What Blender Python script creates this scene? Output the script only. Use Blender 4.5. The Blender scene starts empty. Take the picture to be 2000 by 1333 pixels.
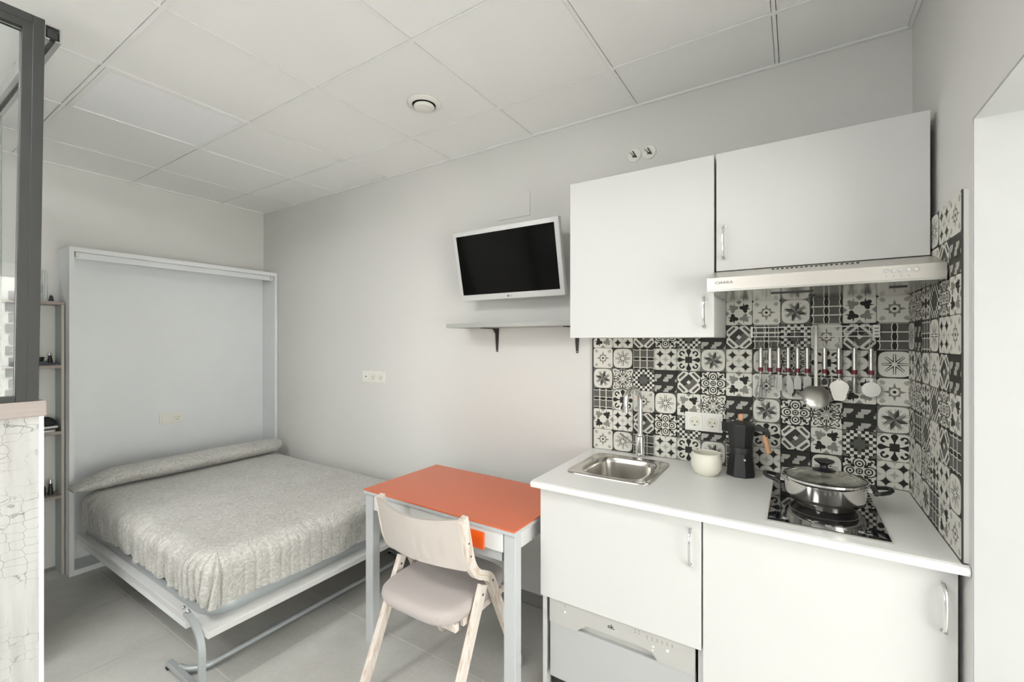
import bpy, bmesh, math, random
from mathutils import Vector, Matrix, noise
random.seed(7)
PI = math.pi
SC = bpy.context.scene
COL = SC.collection

# ---------------------------------------------------------------- camera, world, light
cam = bpy.data.cameras.new('camera'); camo = bpy.data.objects.new('camera', cam); COL.objects.link(camo)
camo.location = (-.348, -2.0927, 1.434); camo.rotation_euler = (PI/2, 0, .5704)
cam.sensor_width = 36; cam.lens = 15.5655; cam.clip_start = .02
SC.camera = camo
SC.view_settings.view_transform = 'Standard'; SC.view_settings.look = 'None'
SC.view_settings.gamma = 1; SC.view_settings.use_curve_mapping = False
SC.view_settings.exposure = 0.31
W = bpy.data.worlds.new('sky'); SC.world = W; W.use_nodes = True
bg = W.node_tree.nodes['Background']; bg.inputs[0].default_value = (.99, .998, .99, 1); bg.inputs[1].default_value = 2.7
LX, HC = 4.28, 2.55          # room length along the kitchen wall, ceiling height
FILL_GLOW = 34  # glow strength of the added fill panels out of view
WT = .95      # wall thickness at the side entrance, deepened to cut off slanting daylight
YF = -5.0                    # front wall behind the camera
OP = (-2.6, -.639, 1.955)    # opening in the right wall: y0, y1, top
WF = (-3.4, -.9, .8, 2.3)  # front opening: x0, x1, z0, z1
def portal(name, loc, rot, sx, sy):
    l = bpy.data.lights.new(name, 'AREA'); l.shape = 'RECTANGLE'; l.size = sx; l.size_y = sy
    l.cycles.is_portal = True
    o = bpy.data.objects.new(name, l); COL.objects.link(o); o.location = loc; o.rotation_euler = rot
portal('daylight_door', (WT+.01, (OP[0]+OP[1])/2, OP[2]/2), (0, PI/2, 0), OP[2], OP[1]-OP[0])
portal('daylight_front', ((WF[0]+WF[1])/2, YF-.26, (WF[2]+WF[3])/2), (PI/2, 0, 0), WF[1]-WF[0], WF[3]-WF[2])

sun = bpy.data.lights.new('sun', 'SUN'); sun.energy = 26; sun.angle = .01; sun.color = (1, .99, .96)
suno = bpy.data.objects.new('sun', sun); COL.objects.link(suno); suno.location = (-6, -2, 9); suno.rotation_euler = (0, -math.radians(35), 0)

# ---------------------------------------------------------------- materials
def newmat(name):
    m = bpy.data.materials.new(name); m.use_nodes = True
    return m, m.node_tree.nodes, m.node_tree.links, m.node_tree.nodes['Principled BSDF']
def setp(b, **k):
    for a, v in k.items():
        a = {'col': 'Base Color', 'rough': 'Roughness', 'metal': 'Metallic', 'trans': 'Transmission Weight', 'ior': 'IOR', 'spec': 'Specular IOR Level', 'coat': 'Coat Weight', 'alpha': 'Alpha', 'sheen': 'Sheen Weight', 'aniso': 'Anisotropic'}[a]
        b.inputs[a].default_value = (*v, 1) if isinstance(v, tuple) else v
def srgb(r, g, b):
    f = lambda c: (c/255/12.92) if c/255 <= .04045 else ((c/255+.055)/1.055)**2.4
    return (f(r), f(g), f(b))
def mat(name, col, rough=.5, metal=0, var=.03, scale=6, bump=0, bscale=60, stretch=(1, 1, 1), **k):
    m, n, l, b = newmat(name); setp(b, col=col, rough=rough, metal=metal, **k)
    tc = n.new('ShaderNodeTexCoord'); mp = n.new('ShaderNodeMapping'); mp.inputs['Scale'].default_value = stretch
    l.new(tc.outputs['Object'], mp.inputs[0])
    nz = n.new('ShaderNodeTexNoise'); nz.inputs['Scale'].default_value = scale; nz.inputs['Detail'].default_value = 3
    l.new(mp.outputs[0], nz.inputs[0])
    mx = n.new('ShaderNodeMix'); mx.data_type = 'RGBA'
    mx.inputs['A'].default_value = (*[c*(1-var) for c in col], 1); mx.inputs['B'].default_value = (*[min(1, c*(1+var)) for c in col], 1)
    l.new(nz.outputs[0], mx.inputs['Factor']); l.new(mx.outputs['Result'], b.inputs['Base Color'])
    if bump:
        n2 = n.new('ShaderNodeTexNoise'); n2.inputs['Scale'].default_value = bscale; n2.inputs['Detail'].default_value = 4
        l.new(mp.outputs[0], n2.inputs[0])
        bp = n.new('ShaderNodeBump'); bp.inputs['Strength'].default_value = bump; bp.inputs['Distance'].default_value = .004
        l.new(n2.outputs[0], bp.inputs['Height']); l.new(bp.outputs[0], b.inputs['Normal'])
    return m
M = {}
M['wall'] = mat('wall_paint', (.69, .684, .662), .75, bump=.08, bscale=90, scale=1.5, var=.02)
M['wallw'] = mat('white_paint', (.47, .475, .47), .6, bump=.15, bscale=40)
M['stripw'] = mat('bright_white_edge_strip', (.86, .87, .88), .4)
M['ceil'] = mat('ceiling_board', (.90, .90, .885), .8, bump=.08, bscale=200, scale=2, var=.015)
M['ceilbar'] = mat('ceiling_grid_metal', (.88, .88, .87), .5)
M['dark'] = mat('dark_void', (.02, .02, .02), .8)
M['white'] = mat('white_laminate', (.65, .65, .64), .33, scale=2, var=.01, spec=.35)
M['whitedoor'] = mat('white_cabinet_door', (.62, .62, .61), .38, scale=2, var=.01, spec=.35)
M['top'] = mat('worktop_laminate', (.84, .84, .82), .3, scale=40, var=.012)
M['bedwhite'] = mat('bed_white_board', (.76, .78, .79), .45)
M['bedgrey'] = mat('bed_grey_metal', (.42, .45, .46), .4, metal=.25)
M['chrome'] = mat('chrome', (.82, .82, .82), .12, metal=1, var=.02)
M['headsteel'] = mat('dull_steel', (.40, .40, .385), .3, metal=1, var=.1, scale=30)
M['steel'] = mat('brushed_steel', (.62, .61, .58), .28, metal=1, var=.08, stretch=(1, 1, 60), scale=12, bump=.04, bscale=40)
M['hood'] = mat('brushed_hood_steel', (.66, .63, .58), .33, metal=.85, var=.05, stretch=(1, 40, 40), scale=8)
M['hoodunder'] = mat('polished_hood_steel', (.70, .69, .66), .16, metal=1, var=.1, stretch=(6, 1, 1), scale=5)
M['sinks'] = mat('sink_steel', (.60, .575, .54), .22, metal=1, var=.06, scale=25)
M['potm'] = mat('polished_pot_steel', (.80, .78, .74), .12, metal=1, var=.04, stretch=(1, 1, 30), scale=8)
M['black'] = mat('black_plastic', (.018, .018, .02), .4)
M['blackgloss'] = mat('black_ceramic_glass', (.008, .008, .009), .03, spec=.9, coat=.6)
M['screen'] = mat('television_screen', (.005, .005, .005), .09, spec=.10)
M['mokab'] = mat('black_painted_aluminium', (.020, .021, .022), .42)
M['lightwood'] = mat('pale_beech_wood', srgb(214, 165, 128), .5, var=.1, stretch=(8, 8, 1), scale=14)
M['orange'] = mat('orange_glass_top', srgb(212, 104, 62), .22, var=.01, spec=.5)
M['orangep'] = mat('orange_plastic', srgb(240, 95, 20), .4)
M['tabmetal'] = mat('light_grey_painted_metal', (.50, .52, .53), .4, var=.02)
M['tabwhite'] = mat('pale_grey_drawer_front', (.64, .64, .63), .45)
M['drawerw'] = mat('drawer_white', (.70, .71, .70), .4)
M['partframe'] = mat('anthracite_aluminium', (.055, .057, .055), .6, metal=.1, spec=.3, var=.06)
M['aluend'] = mat('bare_aluminium', (.55, .56, .55), .35, metal=.8)
M['rubber'] = mat('black_rubber', (.01, .01, .01), .7)
M['shelfgrey'] = mat('grey_shelf_board', (.40, .41, .39), .5)
M['iron'] = mat('dark_iron_bracket', (.035, .032, .03), .5)
M['plateplastic'] = mat('white_socket_plastic', (.80, .79, .74), .35)
M['hole'] = mat('socket_hole', (.03, .03, .03), .6)
M['mug'] = mat('cream_stoneware', (.78, .765, .66), .35, var=.04, scale=30)
M['mugin'] = mat('cream_glaze', (.74, .73, .62), .3)
M['seat'] = mat('mauve_grey_fabric', (.49, .44, .42), .9, bump=.4, bscale=500, scale=10, var=.06, sheen=.3)
M['backf'] = mat('beige_canvas', (.55, .505, .465), .9, bump=.3, bscale=300, scale=9, var=.06)
M['dwwhite'] = mat('appliance_silver_panel', (.50, .495, .47), .4, metal=.15)
M['dwdoor'] = mat('appliance_grey_door', (.44, .45, .445), .4)
M['shelfside'] = mat('greenish_grey_board', (.36, .39, .385), .55)
M['shelfback'] = mat('pale_back_board', (.62, .62, .58), .6)
M['shelfwood'] = mat('grey_wood_edge', srgb(160, 150, 143), .55, var=.15, stretch=(1, 3, 30), scale=5)
M['shelfedge'] = mat('peach_edge_band', srgb(190, 182, 170), .55)
M['ledge'] = mat('pinkish_oak_ledge', srgb(168, 157, 151), .5, var=.12, stretch=(20, 1.2, 40), scale=3)
M['red'] = mat('burgundy_band', srgb(110, 32, 48), .4)
M['rackw'] = mat('white_rack_wire', (.82, .82, .78), .35)
M['panelled'] = mat('light_panel_diffuser', (.93, .935, .96), .5)
M['paper'] = mat('paper', (.7, .69, .66), .7)
M['blackcloth'] = mat('black_cloth', (.02, .022, .025), .9)
M['greycloth'] = mat('slate_grey_cloth', (.09, .095, .11), .9)
M['doorgrey'] = mat('dark_grey_door', (.16, .17, .165), .5)
M['logo'] = mat('dark_print', (.05, .05, .05), .5)
M['logog'] = mat('grey_print', (.22, .22, .21), .5)
M['facade'] = mat('pale_render', (.80, .80, .77), .8)
M['stone'] = mat('grey_quoin_stone', (.22, .21, .24), .8, var=.5, scale=9)
M['pave'] = mat('pavement', (.60, .60, .57), .8)
M['skirt'] = mat('grey_skirting_tile', (.27, .265, .25), .45)
def glassmat(name, col=(1, 1, 1), ior=1.45, rough=0):
    m, n, l, b = newmat(name); setp(b, col=col, rough=rough, trans=1.0, ior=ior); return m
M['glass'] = glassmat('clear_glass', (.95, .98, .97), 1.5)
M['lidglass'] = glassmat('lid_glass', (.97, .98, .97), 1.35)

def wood_white():
    m, n, l, b = newmat('whitewashed_wood'); setp(b, rough=.6)
    tc = n.new('ShaderNodeTexCoord'); mp = n.new('ShaderNodeMapping'); mp.inputs['Scale'].default_value = (70, 40, 9); l.new(tc.outputs['Object'], mp.inputs[0])
    nz = n.new('ShaderNodeTexNoise'); nz.inputs['Scale'].default_value = 1.2; nz.inputs['Detail'].default_value = 5; l.new(mp.outputs[0], nz.inputs[0])
    cr = n.new('ShaderNodeValToRGB'); e = cr.color_ramp.elements
    e[0].position = .28; e[0].color = (*srgb(196, 172, 152), 1); e[1].position = .50; e[1].color = (*srgb(222, 213, 204), 1)
    l.new(nz.outputs[0], cr.inputs[0]); l.new(cr.outputs[0], b.inputs['Base Color'])
    return m
M['chairwood'] = wood_white()
M['chairply'] = mat('ply_edge_wood', srgb(208, 180, 150), .6, var=.15, stretch=(80, 80, 80), scale=3)

def floor_tile():
    m, n, l, b = newmat('grey_porcelain'); setp(b, rough=.42)
    g = n.new('ShaderNodeNewGeometry')
    a = n.new('ShaderNodeTexNoise'); a.inputs['Scale'].default_value = 3.2; a.inputs['Detail'].default_value = 6; a.inputs['Roughness'].default_value = .6
    c = n.new('ShaderNodeTexNoise'); c.inputs['Scale'].default_value = 60; c.inputs['Detail'].default_value = 2
    l.new(g.outputs['Position'], a.inputs[0]); l.new(g.outputs['Position'], c.inputs[0])
    ad = n.new('ShaderNodeMath'); ad.operation = 'MULTIPLY_ADD'; ad.inputs[1].default_value = .25; l.new(c.outputs[0], ad.inputs[0]); l.new(a.outputs[0], ad.inputs[2])
    oi = n.new('ShaderNodeObjectInfo'); ad2 = n.new('ShaderNodeMath'); ad2.operation = 'MULTIPLY_ADD'; ad2.inputs[1].default_value = .08
    l.new(oi.outputs['Random'], ad2.inputs[0]); l.new(ad.outputs[0], ad2.inputs[2])
    cr = n.new('ShaderNodeValToRGB'); e = cr.color_ramp.elements
    e[0].position = .35; e[0].color = (.41, .405, .38, 1); e[1].position = .95; e[1].color = (.60, .595, .565, 1)
    l.new(ad2.outputs[0], cr.inputs[0]); l.new(cr.outputs[0], b.inputs['Base Color'])
    return m
M['ftile'] = floor_tile()
M['grout'] = mat('floor_grout', (.74, .73, .68), .8)
M['wgrout'] = mat('dark_wall_grout', (.05, .052, .048), .7)

def paisley():
    m, n, l, b = newmat('paisley_cotton'); setp(b, rough=.85, sheen=.2)
    tc = n.new('ShaderNodeTexCoord')
    def N(t, **k):
        x = n.new(t)
        for a, v in k.items():
            if a in x.inputs: x.inputs[a].default_value = v
            else: setattr(x, a, v)
        return x
    nz = N('ShaderNodeTexNoise', Scale=9.0, Detail=2.0); l.new(tc.outputs['Object'], nz.inputs[0])
    ml = n.new('ShaderNodeVectorMath'); ml.operation = 'MULTIPLY_ADD'; ml.inputs[1].default_value = (.16, .16, .16)
    l.new(nz.outputs['Color'], ml.inputs[0]); l.new(tc.outputs['Object'], ml.inputs[2])
    vo = N('ShaderNodeTexVoronoi', Scale=17.0); l.new(ml.outputs[0], vo.inputs[0])
    s = n.new('ShaderNodeMath'); s.operation = 'MULTIPLY'; s.inputs[1].default_value = 26; l.new(vo.outputs['Distance'], s.inputs[0])
    sn = n.new('ShaderNodeMath'); sn.operation = 'SINE'; l.new(s.outputs[0], sn.inputs[0])
    fine = N('ShaderNodeTexNoise', Scale=70.0, Detail=3.0); l.new(ml.outputs[0], fine.inputs[0])
    ad = n.new('ShaderNodeMath'); ad.operation = 'MULTIPLY_ADD'; ad.inputs[1].default_value = .085; l.new(sn.outputs[0], ad.inputs[0]); l.new(fine.outputs[0], ad.inputs[2])
    big = N('ShaderNodeTexNoise', Scale=5.0, Detail=1.0); l.new(tc.outputs['Object'], big.inputs[0])
    ad2 = n.new('ShaderNodeMath'); ad2.operation = 'MULTIPLY_ADD'; ad2.inputs[1].default_value = .25; l.new(big.outputs[0], ad2.inputs[0]); l.new(ad.outputs[0], ad2.inputs[2])
    cr = n.new('ShaderNodeValToRGB'); e = cr.color_ramp.elements
    e[0].position = .42; e[0].color = (.40, .395, .365, 1); e[1].position = .86; e[1].color = (.60, .59, .56, 1)
    l.new(ad2.outputs[0], cr.inputs[0]); l.new(cr.outputs[0], b.inputs['Base Color'])
    bp = n.new('ShaderNodeBump'); bp.inputs['Strength'].default_value = .25; bp.inputs['Distance'].default_value = .003
    l.new(ad.outputs[0], bp.inputs['Height']); l.new(bp.outputs[0], b.inputs['Normal'])
    return m
M['paisley'] = paisley()

def crackled():
    m, n, l, b = newmat('crackled_whitewashed_board'); setp(b, rough=.55)
    tc = n.new('ShaderNodeTexCoord'); mp = n.new('ShaderNodeMapping'); mp.inputs['Scale'].default_value = (1, 1.0, 1.35); l.new(tc.outputs['Object'], mp.inputs[0])
    nz = n.new('ShaderNodeTexNoise'); nz.inputs['Scale'].default_value = 9; nz.inputs['Detail'].default_value = 4; l.new(mp.outputs[0], nz.inputs[0])
    ml = n.new('ShaderNodeVectorMath'); ml.operation = 'MULTIPLY_ADD'; ml.inputs[1].default_value = (.05, .05, .05)
    l.new(nz.outputs['Color'], ml.inputs[0]); l.new(mp.outputs[0], ml.inputs[2])
    vo = n.new('ShaderNodeTexVoronoi'); vo.feature = 'DISTANCE_TO_EDGE'; vo.inputs['Scale'].default_value = 27; vo.inputs['Randomness'].default_value = .45; l.new(ml.outputs[0], vo.inputs[0])
    lt = n.new('ShaderNodeMapRange'); lt.inputs['From Min'].default_value = .0; lt.inputs['From Max'].default_value = .028; lt.inputs['To Min'].default_value = 1; lt.inputs['To Max'].default_value = 0; l.new(vo.outputs['Distance'], lt.inputs['Value'])
    mk = n.new('ShaderNodeTexNoise'); mk.inputs['Scale'].default_value = 5.5; mk.inputs['Detail'].default_value = 5; mk.inputs['Roughness'].default_value = .65; l.new(mp.outputs[0], mk.inputs[0])
    mr = n.new('ShaderNodeMapRange'); mr.inputs['From Min'].default_value = .40; mr.inputs['From Max'].default_value = .50; l.new(mk.outputs[0], mr.inputs['Value'])
    mu = n.new('ShaderNodeMath'); mu.operation = 'MULTIPLY'; l.new(lt.outputs[0], mu.inputs[0]); l.new(mr.outputs[0], mu.inputs[1])
    m2 = n.new('ShaderNodeMath'); m2.operation = 'MULTIPLY'; m2.inputs[1].default_value = .8; l.new(mu.outputs[0], m2.inputs[0])
    s2 = n.new('ShaderNodeMapping'); s2.inputs['Scale'].default_value = (3, 14, 1.4); l.new(tc.outputs['Object'], s2.inputs[0])
    st = n.new('ShaderNodeTexNoise'); st.inputs['Scale'].default_value = 2; st.inputs['Detail'].default_value = 4; l.new(s2.outputs[0], st.inputs[0])
    cr = n.new('ShaderNodeValToRGB'); e = cr.color_ramp.elements
    e[0].position = .3; e[0].color = (*srgb(184, 183, 180), 1); e[1].position = .6; e[1].color = (*srgb(203, 203, 201), 1); l.new(st.outputs[0], cr.inputs[0])
    mx = n.new('ShaderNodeMix'); mx.data_type = 'RGBA'; mx.inputs['B'].default_value = (.13, .13, .12, 1)
    l.new(m2.outputs[0], mx.inputs['Factor']); l.new(cr.outputs[0], mx.inputs['A']); l.new(mx.outputs['Result'], b.inputs['Base Color'])
    return m
M['crackle'] = crackled()

# -------- printed wall tiles: a small expression language that writes Math nodes
class X:
    n = None; l = None
    def __init__(s, v): s.v = v
    @staticmethod
    def op(o, *a):
        nd = X.n.new('ShaderNodeMath'); nd.operation = o
        for i, q in enumerate(a):
            q = q.v if isinstance(q, X) else q
            if isinstance(q, (int, float)): nd.inputs[i].default_value = q
            else: X.l.new(q, nd.inputs[i])
        return X(nd.outputs[0])
    def __add__(s, o): return X.op('ADD', s, o)
    __radd__ = __add__
    def __sub__(s, o): return X.op('SUBTRACT', s, o)
    def __rsub__(s, o): return X.op('SUBTRACT', o, s)
    def __mul__(s, o): return X.op('MULTIPLY', s, o)
    __rmul__ = __mul__
    def __truediv__(s, o): return X.op('DIVIDE', s, o)
    def __lt__(s, o): return X.op('LESS_THAN', s, o)
    def __gt__(s, o): return X.op('GREATER_THAN', s, o)
    def __and__(s, o): return s*o
    def __or__(s, o): return X.op('MAXIMUM', s, o)
def ab(a): return X.op('ABSOLUTE', a)
def mx(a, b): return X.op('MAXIMUM', a, b)
def mn(a, b): return X.op('MINIMUM', a, b)
def hyp(a, b): return X.op('SQRT', a*a+b*b)
def cos(a): return X.op('COSINE', a)
def sin(a): return X.op('SINE', a)
def at(y, x): return X.op('ARCTAN2', y, x)
def sq(a): return X.op('SQRT', a)
def fr(a): return X.op('FRACT', a)
def rnd(a): return X.op('ROUND', a)
def lay(v, m, c):
    return v + m*(c-v)
K, G, H_, L_, Wt = .0, .30, .48, .68, 1.0     # dark, dark grey, mid grey, light grey, cream
def pA(x, y):
    ax, ay, r, a = ab(x), ab(y), hyp(x, y), at(y, x)
    v = lay(x*0+Wt, (ab(ax-ay) < .17) & (ax+ay > 1.15) & (ax+ay < 1.62) | ((ab(ax-ay) < (1.62-ax-ay)*.9) & (ax+ay > 1.3)), .66)
    v = lay(v, ax+ay > 1.84, .15)
    v = lay(v, r < mx(.40+.05*cos(a*8), .68-mn(ax, ay)*3.2), H_*.95)
    v = lay(v, r < .26, Wt); return lay(v, r < .105, K)
def pB(x, y):
    r, a = hyp(x, y), at(y, x)
    q = x*x*x*x+y*y*y*y
    v = lay(x*0+K+.06, (x*y) > 0, .22)
    v = lay(v, q < .78, Wt)
    f = (a/(PI/4)); f = (f-rnd(f))*(PI/4); px, py = r*cos(f), ab(r*sin(f))
    v = lay(v, (py < .115-.05*px) & (px > .12) & (px < .76), .05)
    return lay(v, (py < .042) & (px < .84), Wt)
def pC(x, y):
    d = ab(y-rnd(y+.0))
    d = ab(fr(y+.5)-.5)
    v = x*0+.27
    w = .15+.025*cos(x*9.42)
    v = lay(v, d < w+.03, Wt); v = lay(v, d < w-.03, .05)
    v = lay(v, ab(ab(x)-.335) < .045, Wt)
    return lay(v, ab(x) > .965, Wt)
def pCr(x, y): return pC(y, x)
def pD(x, y):
    fx, fy = x-rnd(x), y-rnd(y)
    v = lay(x*0+.04, hyp(fx, fy) < .525, Wt)
    v = lay(v, (ab(hyp(fx, fy)-.50) < .025), .8)
    return lay(v, sq(ab(fx))+sq(ab(fy)) < .66, .72)
def pE(x, y):
    ax, ay = ab(x), ab(y); s, t = mx(ax, ay), mn(ax, ay)
    v = lay(x*0+Wt, ax+ay > 1.62, .66)
    v = lay(v, s < .29, .07)
    k = (s-.3)/.7
    v = lay(v, (t < .17*sin(k*k*PI)+.045) & (s > .28) & (s < .98), .04)
    cx, cy = ax-.56, ay-.56; d = hyp(cx, cy)
    v = lay(v, (ab(d-.2) < .062) & (cx+cy > -.2), .05)
    v = lay(v, hyp(ax-.44, ay-.66) < .09, .05); v = lay(v, hyp(ax-.66, ay-.44) < .09, .05)
    return v
def pF(x, y):
    r, a = hyp(x, y), at(y, x); q = x*x*x*x+y*y*y*y
    v = lay(x*0+.30, (x*y) > 0, .42); v = lay(v, q < .82, Wt)
    f = a/(PI/4)+.35; g = f-rnd(f); i = rnd(f)
    px, py = r*cos(g*(PI/4)), r*sin(g*(PI/4))
    v = lay(v, (ab(ab(g)-.25) < .1) & (r > .3) & (r < .8), .78)
    par = fr(i*.5+.25) > .5
    m = (ab(py) < mn(px*.42, (.84-px)*.36))
    return lay(v, m, .12+.28*par+.12*(py > 0))
def pG(x, y):
    ax, ay, r, a = ab(x), ab(y), hyp(x, y), at(y, x); s, t = mx(ax, ay), mn(ax, ay)
    q = x*x*x*x+y*y*y*y
    v = lay(x*0+.05, q < .95+.25*cos(a*16), Wt)
    v = lay(v, (ab(ax-ay) < .13+.06*cos(r*22)) & (r > .42) & (r < 1.12), .05)
    d = hyp(s-.56, t)
    v = lay(v, ab(d-.22) < .045, .05); v = lay(v, d < .08, .05)
    v = lay(v, (ab(hyp(s-.62, t)-.38) < .04) & (s > .5), .05)
    v = lay(v, ab(r-.19) < .04, .05)
    return lay(v, (t < .03) & (s < .14), .05)
def pH(x, y):
    ax, ay, r, a = ab(x), ab(y), hyp(x, y), at(y, x)
    qx, qy = ax-.52, ay-.52; qr, qa = hyp(qx, qy), at(qy, qx)
    v = x*0+Wt
    v = lay(v, ab(qr-(.26-.13*cos(qa*4))) < .055, .05)
    v = lay(v, ab(r-(.27+.13*cos(a*8))) < .05, .05)
    v = lay(v, (ab(sin(a*6)) > .86) & (r > .38) & (r < .62), .05)
    s, t = mx(ax, ay), mn(ax, ay)
    v = lay(v, (ab(s-.82-t*.5) < .05) & (t < .34), .05)
    v = lay(v, (t < .05) & (s > .42), .1)
    return lay(v, (s > .93) & (t > .3) & (t < .6), .05)
def pI(x, y):
    ax, ay = ab(x), ab(y)
    cx, cy = rnd(x*4.4), rnd(y*4.4)
    par = ab(fr((cx+cy)*.5)) > .25
    v = lay(x*0+Wt, par, .06)
    v = lay(v, (ab(cx)+ab(cy) < 2.5), .25)
    v = lay(v, (mn(ab(cx), ab(cy)) < .5) & (mx(ab(cx), ab(cy)) < 3.2) & (ab(cx)+ab(cy) > 2.5), .30)
    v = lay(v, (ax+ay) > 1.62, .33)
    return v
def pJ(x, y):
    u, w = fr(x*.95+.3+y*.0), fr(y*.95+.12)
    v = x*0+.08
    v = lay(v, (u > .1) & (u < .55) & (w > .08) & (w < .5), .72)
    v = lay(v, (u > .4) & (u < .95) & (w > .36) & (w < .72) & (u-w < .38), .72)
    return lay(v, (u < .22) & (w > .3), .08)
def pK(x, y):
    ax, ay = ab(x), ab(y); d = ax+ay; s, t = mx(ax, ay), mn(ax, ay)
    v = x*0+.10
    body = (d < 1.5) & (s < .93+t*.12)
    v = lay(v, body, Wt)
    v = lay(v, (d > 1.02) & (d < 1.30) & (ab(ax-ay) < .5), .22)
    v = lay(v, (d > .78) & (d < .86), Wt)
    v = lay(v, d < .76, .12); v = lay(v, (d < .76) & ((x-y) > 0), .30)
    v = lay(v, (t < (s-.80)*.9), .12)
    return lay(v, d < .2, Wt)
def pL(x, y):
    ax, ay = ab(x), ab(y); s, t = mx(ax, ay), mn(ax, ay)
    v = lay(x*0+Wt, (s-.72 > t*1.1), .50)
    qx, qy = ax-.42, ay-.42; qr, qa = hyp(qx, qy), at(qy, qx)
    leaf = qr < .25+.21*ab(cos((qa-PI/4)*1.5))*ab(cos((qa-PI/4)*1.5))-.06
    leaf = leaf | ((ab(t-.36-(s-.4)*.02) < (.92-s)*.22) & (s > .4))
    col = .05+.42*((x*y) < 0)
    v = lay(v, leaf, col)
    v = lay(v, sq(ax)+sq(ay) < .74, Wt)
    return lay(v, ax+ay > 1.9, .5)
TM = {}
for key, fn in dict(A=pA, B=pB, C=pC, c=pCr, D=pD, E=pE, F=pF, G=pG, H=pH, I=pI, J=pJ, K=pK, L=pL).items():
    m, n, l, b = newmat('printed_tile_'+fn.__name__[1:].lower()); setp(b, rough=.5, spec=.08)
    X.n, X.l = n, l
    tc = n.new('ShaderNodeTexCoord'); sp = n.new('ShaderNodeSeparateXYZ'); l.new(tc.outputs['Object'], sp.inputs[0])
    v = fn(X(sp.outputs['X'])*20.4, X(sp.outputs['Z'])*20.4)
    nz = n.new('ShaderNodeTexNoise'); nz.inputs['Scale'].default_value = 60
    ge = n.new('ShaderNodeNewGeometry'); l.new(ge.outputs['Position'], nz.inputs[0])
    v = v + (X(nz.outputs[0])-.5)*.10
    mxn = n.new('ShaderNodeMix'); mxn.data_type = 'RGBA'; mxn.inputs['A'].default_value = (.030, .030, .027, 1); mxn.inputs['B'].default_value = (.70, .69, .63, 1)
    pw = X.op('POWER', mx(v, .0), 1.5); l.new(pw.v, mxn.inputs['Factor']); l.new(mxn.outputs['Result'], b.inputs['Base Color'])
    TM[key] = m

# ---------------------------------------------------------------- mesh helpers
class MB:
    def __init__(s): s.bm = bmesh.new(); s.sm = False
    def box(s, x0, x1, y0, y1, z0, z1, bev=0, seg=2):
        r = bmesh.ops.create_cube(s.bm, size=1)
        for v in r['verts']: v.co = Vector((x0+(v.co.x+.5)*(x1-x0), y0+(v.co.y+.5)*(y1-y0), z0+(v.co.z+.5)*(z1-z0)))
        if bev:
            ed = list({e for v in r['verts'] for e in v.link_edges})
            bmesh.ops.bevel(s.bm, geom=ed, offset=bev, segments=seg, affect='EDGES', profile=.5)
        return s
    def loft(s, loops, caps=True, closed=False):
        rows = [[s.bm.verts.new(p) for p in lp] for lp in loops]
        n = len(rows[0]); R = len(rows)
        for i in range(R if closed else R-1):
            a, b = rows[i], rows[(i+1) % R]
            for j in range(n):
                try: s.bm.faces.new((a[j], a[(j+1) % n], b[(j+1) % n], b[j]))
                except ValueError: pass
        if caps and not closed:
            s.bm.faces.new(list(reversed(rows[0]))); s.bm.faces.new(rows[-1])
        return s
    def sweep(s, pts, prof, up=Vector((0, 0, 1)), closed=False, scale=None):
        pts = [Vector(p) for p in pts]; n = len(pts); loops = []; prev = None
        for i, p in enumerate(pts):
            if closed: t = (pts[(i+1) % n]-pts[i-1])
            else: t = pts[min(i+1, n-1)]-pts[max(i-1, 0)]
            t.normalize()
            if prev is None:
                a = up.cross(t)
                if a.length < .01: a = Vector((1, 0, 0)).cross(t)
                a.normalize()
            else:
                a = prev - t*prev.dot(t); a.normalize()
            prev = a; b = t.cross(a); k = scale[i] if scale else 1
            loops.append([p+a*u*k+b*v*k for u, v in prof])
        return s.loft(loops, closed=closed)
    def tube(s, pts, r, n=10, closed=False, scale=None):
        return s.sweep(pts, [(r*math.cos(2*PI*i/n), r*math.sin(2*PI*i/n)) for i in range(n)], closed=closed, scale=scale)
    def lathe(s, c, prof, n=32, axis='z', caps=True, off=0, sy=1):
        c = Vector(c); loops = []
        for r, h in prof:
            lp = []
            for i in range(n):
                a = 2*PI*i/n+off; p = (r*math.cos(a), r*math.sin(a)*sy)
                lp.append(c+(Vector((p[0], p[1], h)) if axis == 'z' else Vector((p[0], -h, p[1])) if axis == 'y' else Vector((h, p[0], p[1]))))
            loops.append(lp)
        return s.loft(loops, caps=caps)
    def prism(s, poly, d0, d1, plane='xy'):
        f = {'xy': lambda a, b, d: (a, b, d), 'yz': lambda a, b, d: (d, a, b), 'xz': lambda a, b, d: (a, d, b)}[plane]
        return s.loft([[f(a, b, d0) for a, b in poly], [f(a, b, d1) for a, b in poly]])
    def obj(s, name, m, parent=None, smooth=None, origin=None, angle=35):
        bmesh.ops.recalc_face_normals(s.bm, faces=s.bm.faces)
        me = bpy.data.meshes.new(name); 
        if smooth is None: smooth = True
        if parent is None:
            if origin is None:
                vs = [v.co for v in s.bm.verts]; lo = [min(v[i] for v in vs) for i in range(3)]; hi = [max(v[i] for v in vs) for i in range(3)]
                origin = Vector(((lo[0]+hi[0])/2, (lo[1]+hi[1])/2, lo[2]))
            off = Vector(origin)
        else:
            t = parent
            off = Vector((0, 0, 0))
            while t: off += t.location; t = t.parent
        bmesh.ops.translate(s.bm, verts=s.bm.verts, vec=-off)
        s.bm.to_mesh(me); s.bm.free()
        if smooth:
            for p in me.polygons: p.use_smooth = True
            me.set_sharp_from_angle(angle=math.radians(angle))
        me.materials.append(m)
        o = bpy.data.objects.new(name, me); COL.objects.link(o)
        if parent: o.parent = parent
        else: o.location = off
        return o
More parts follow.
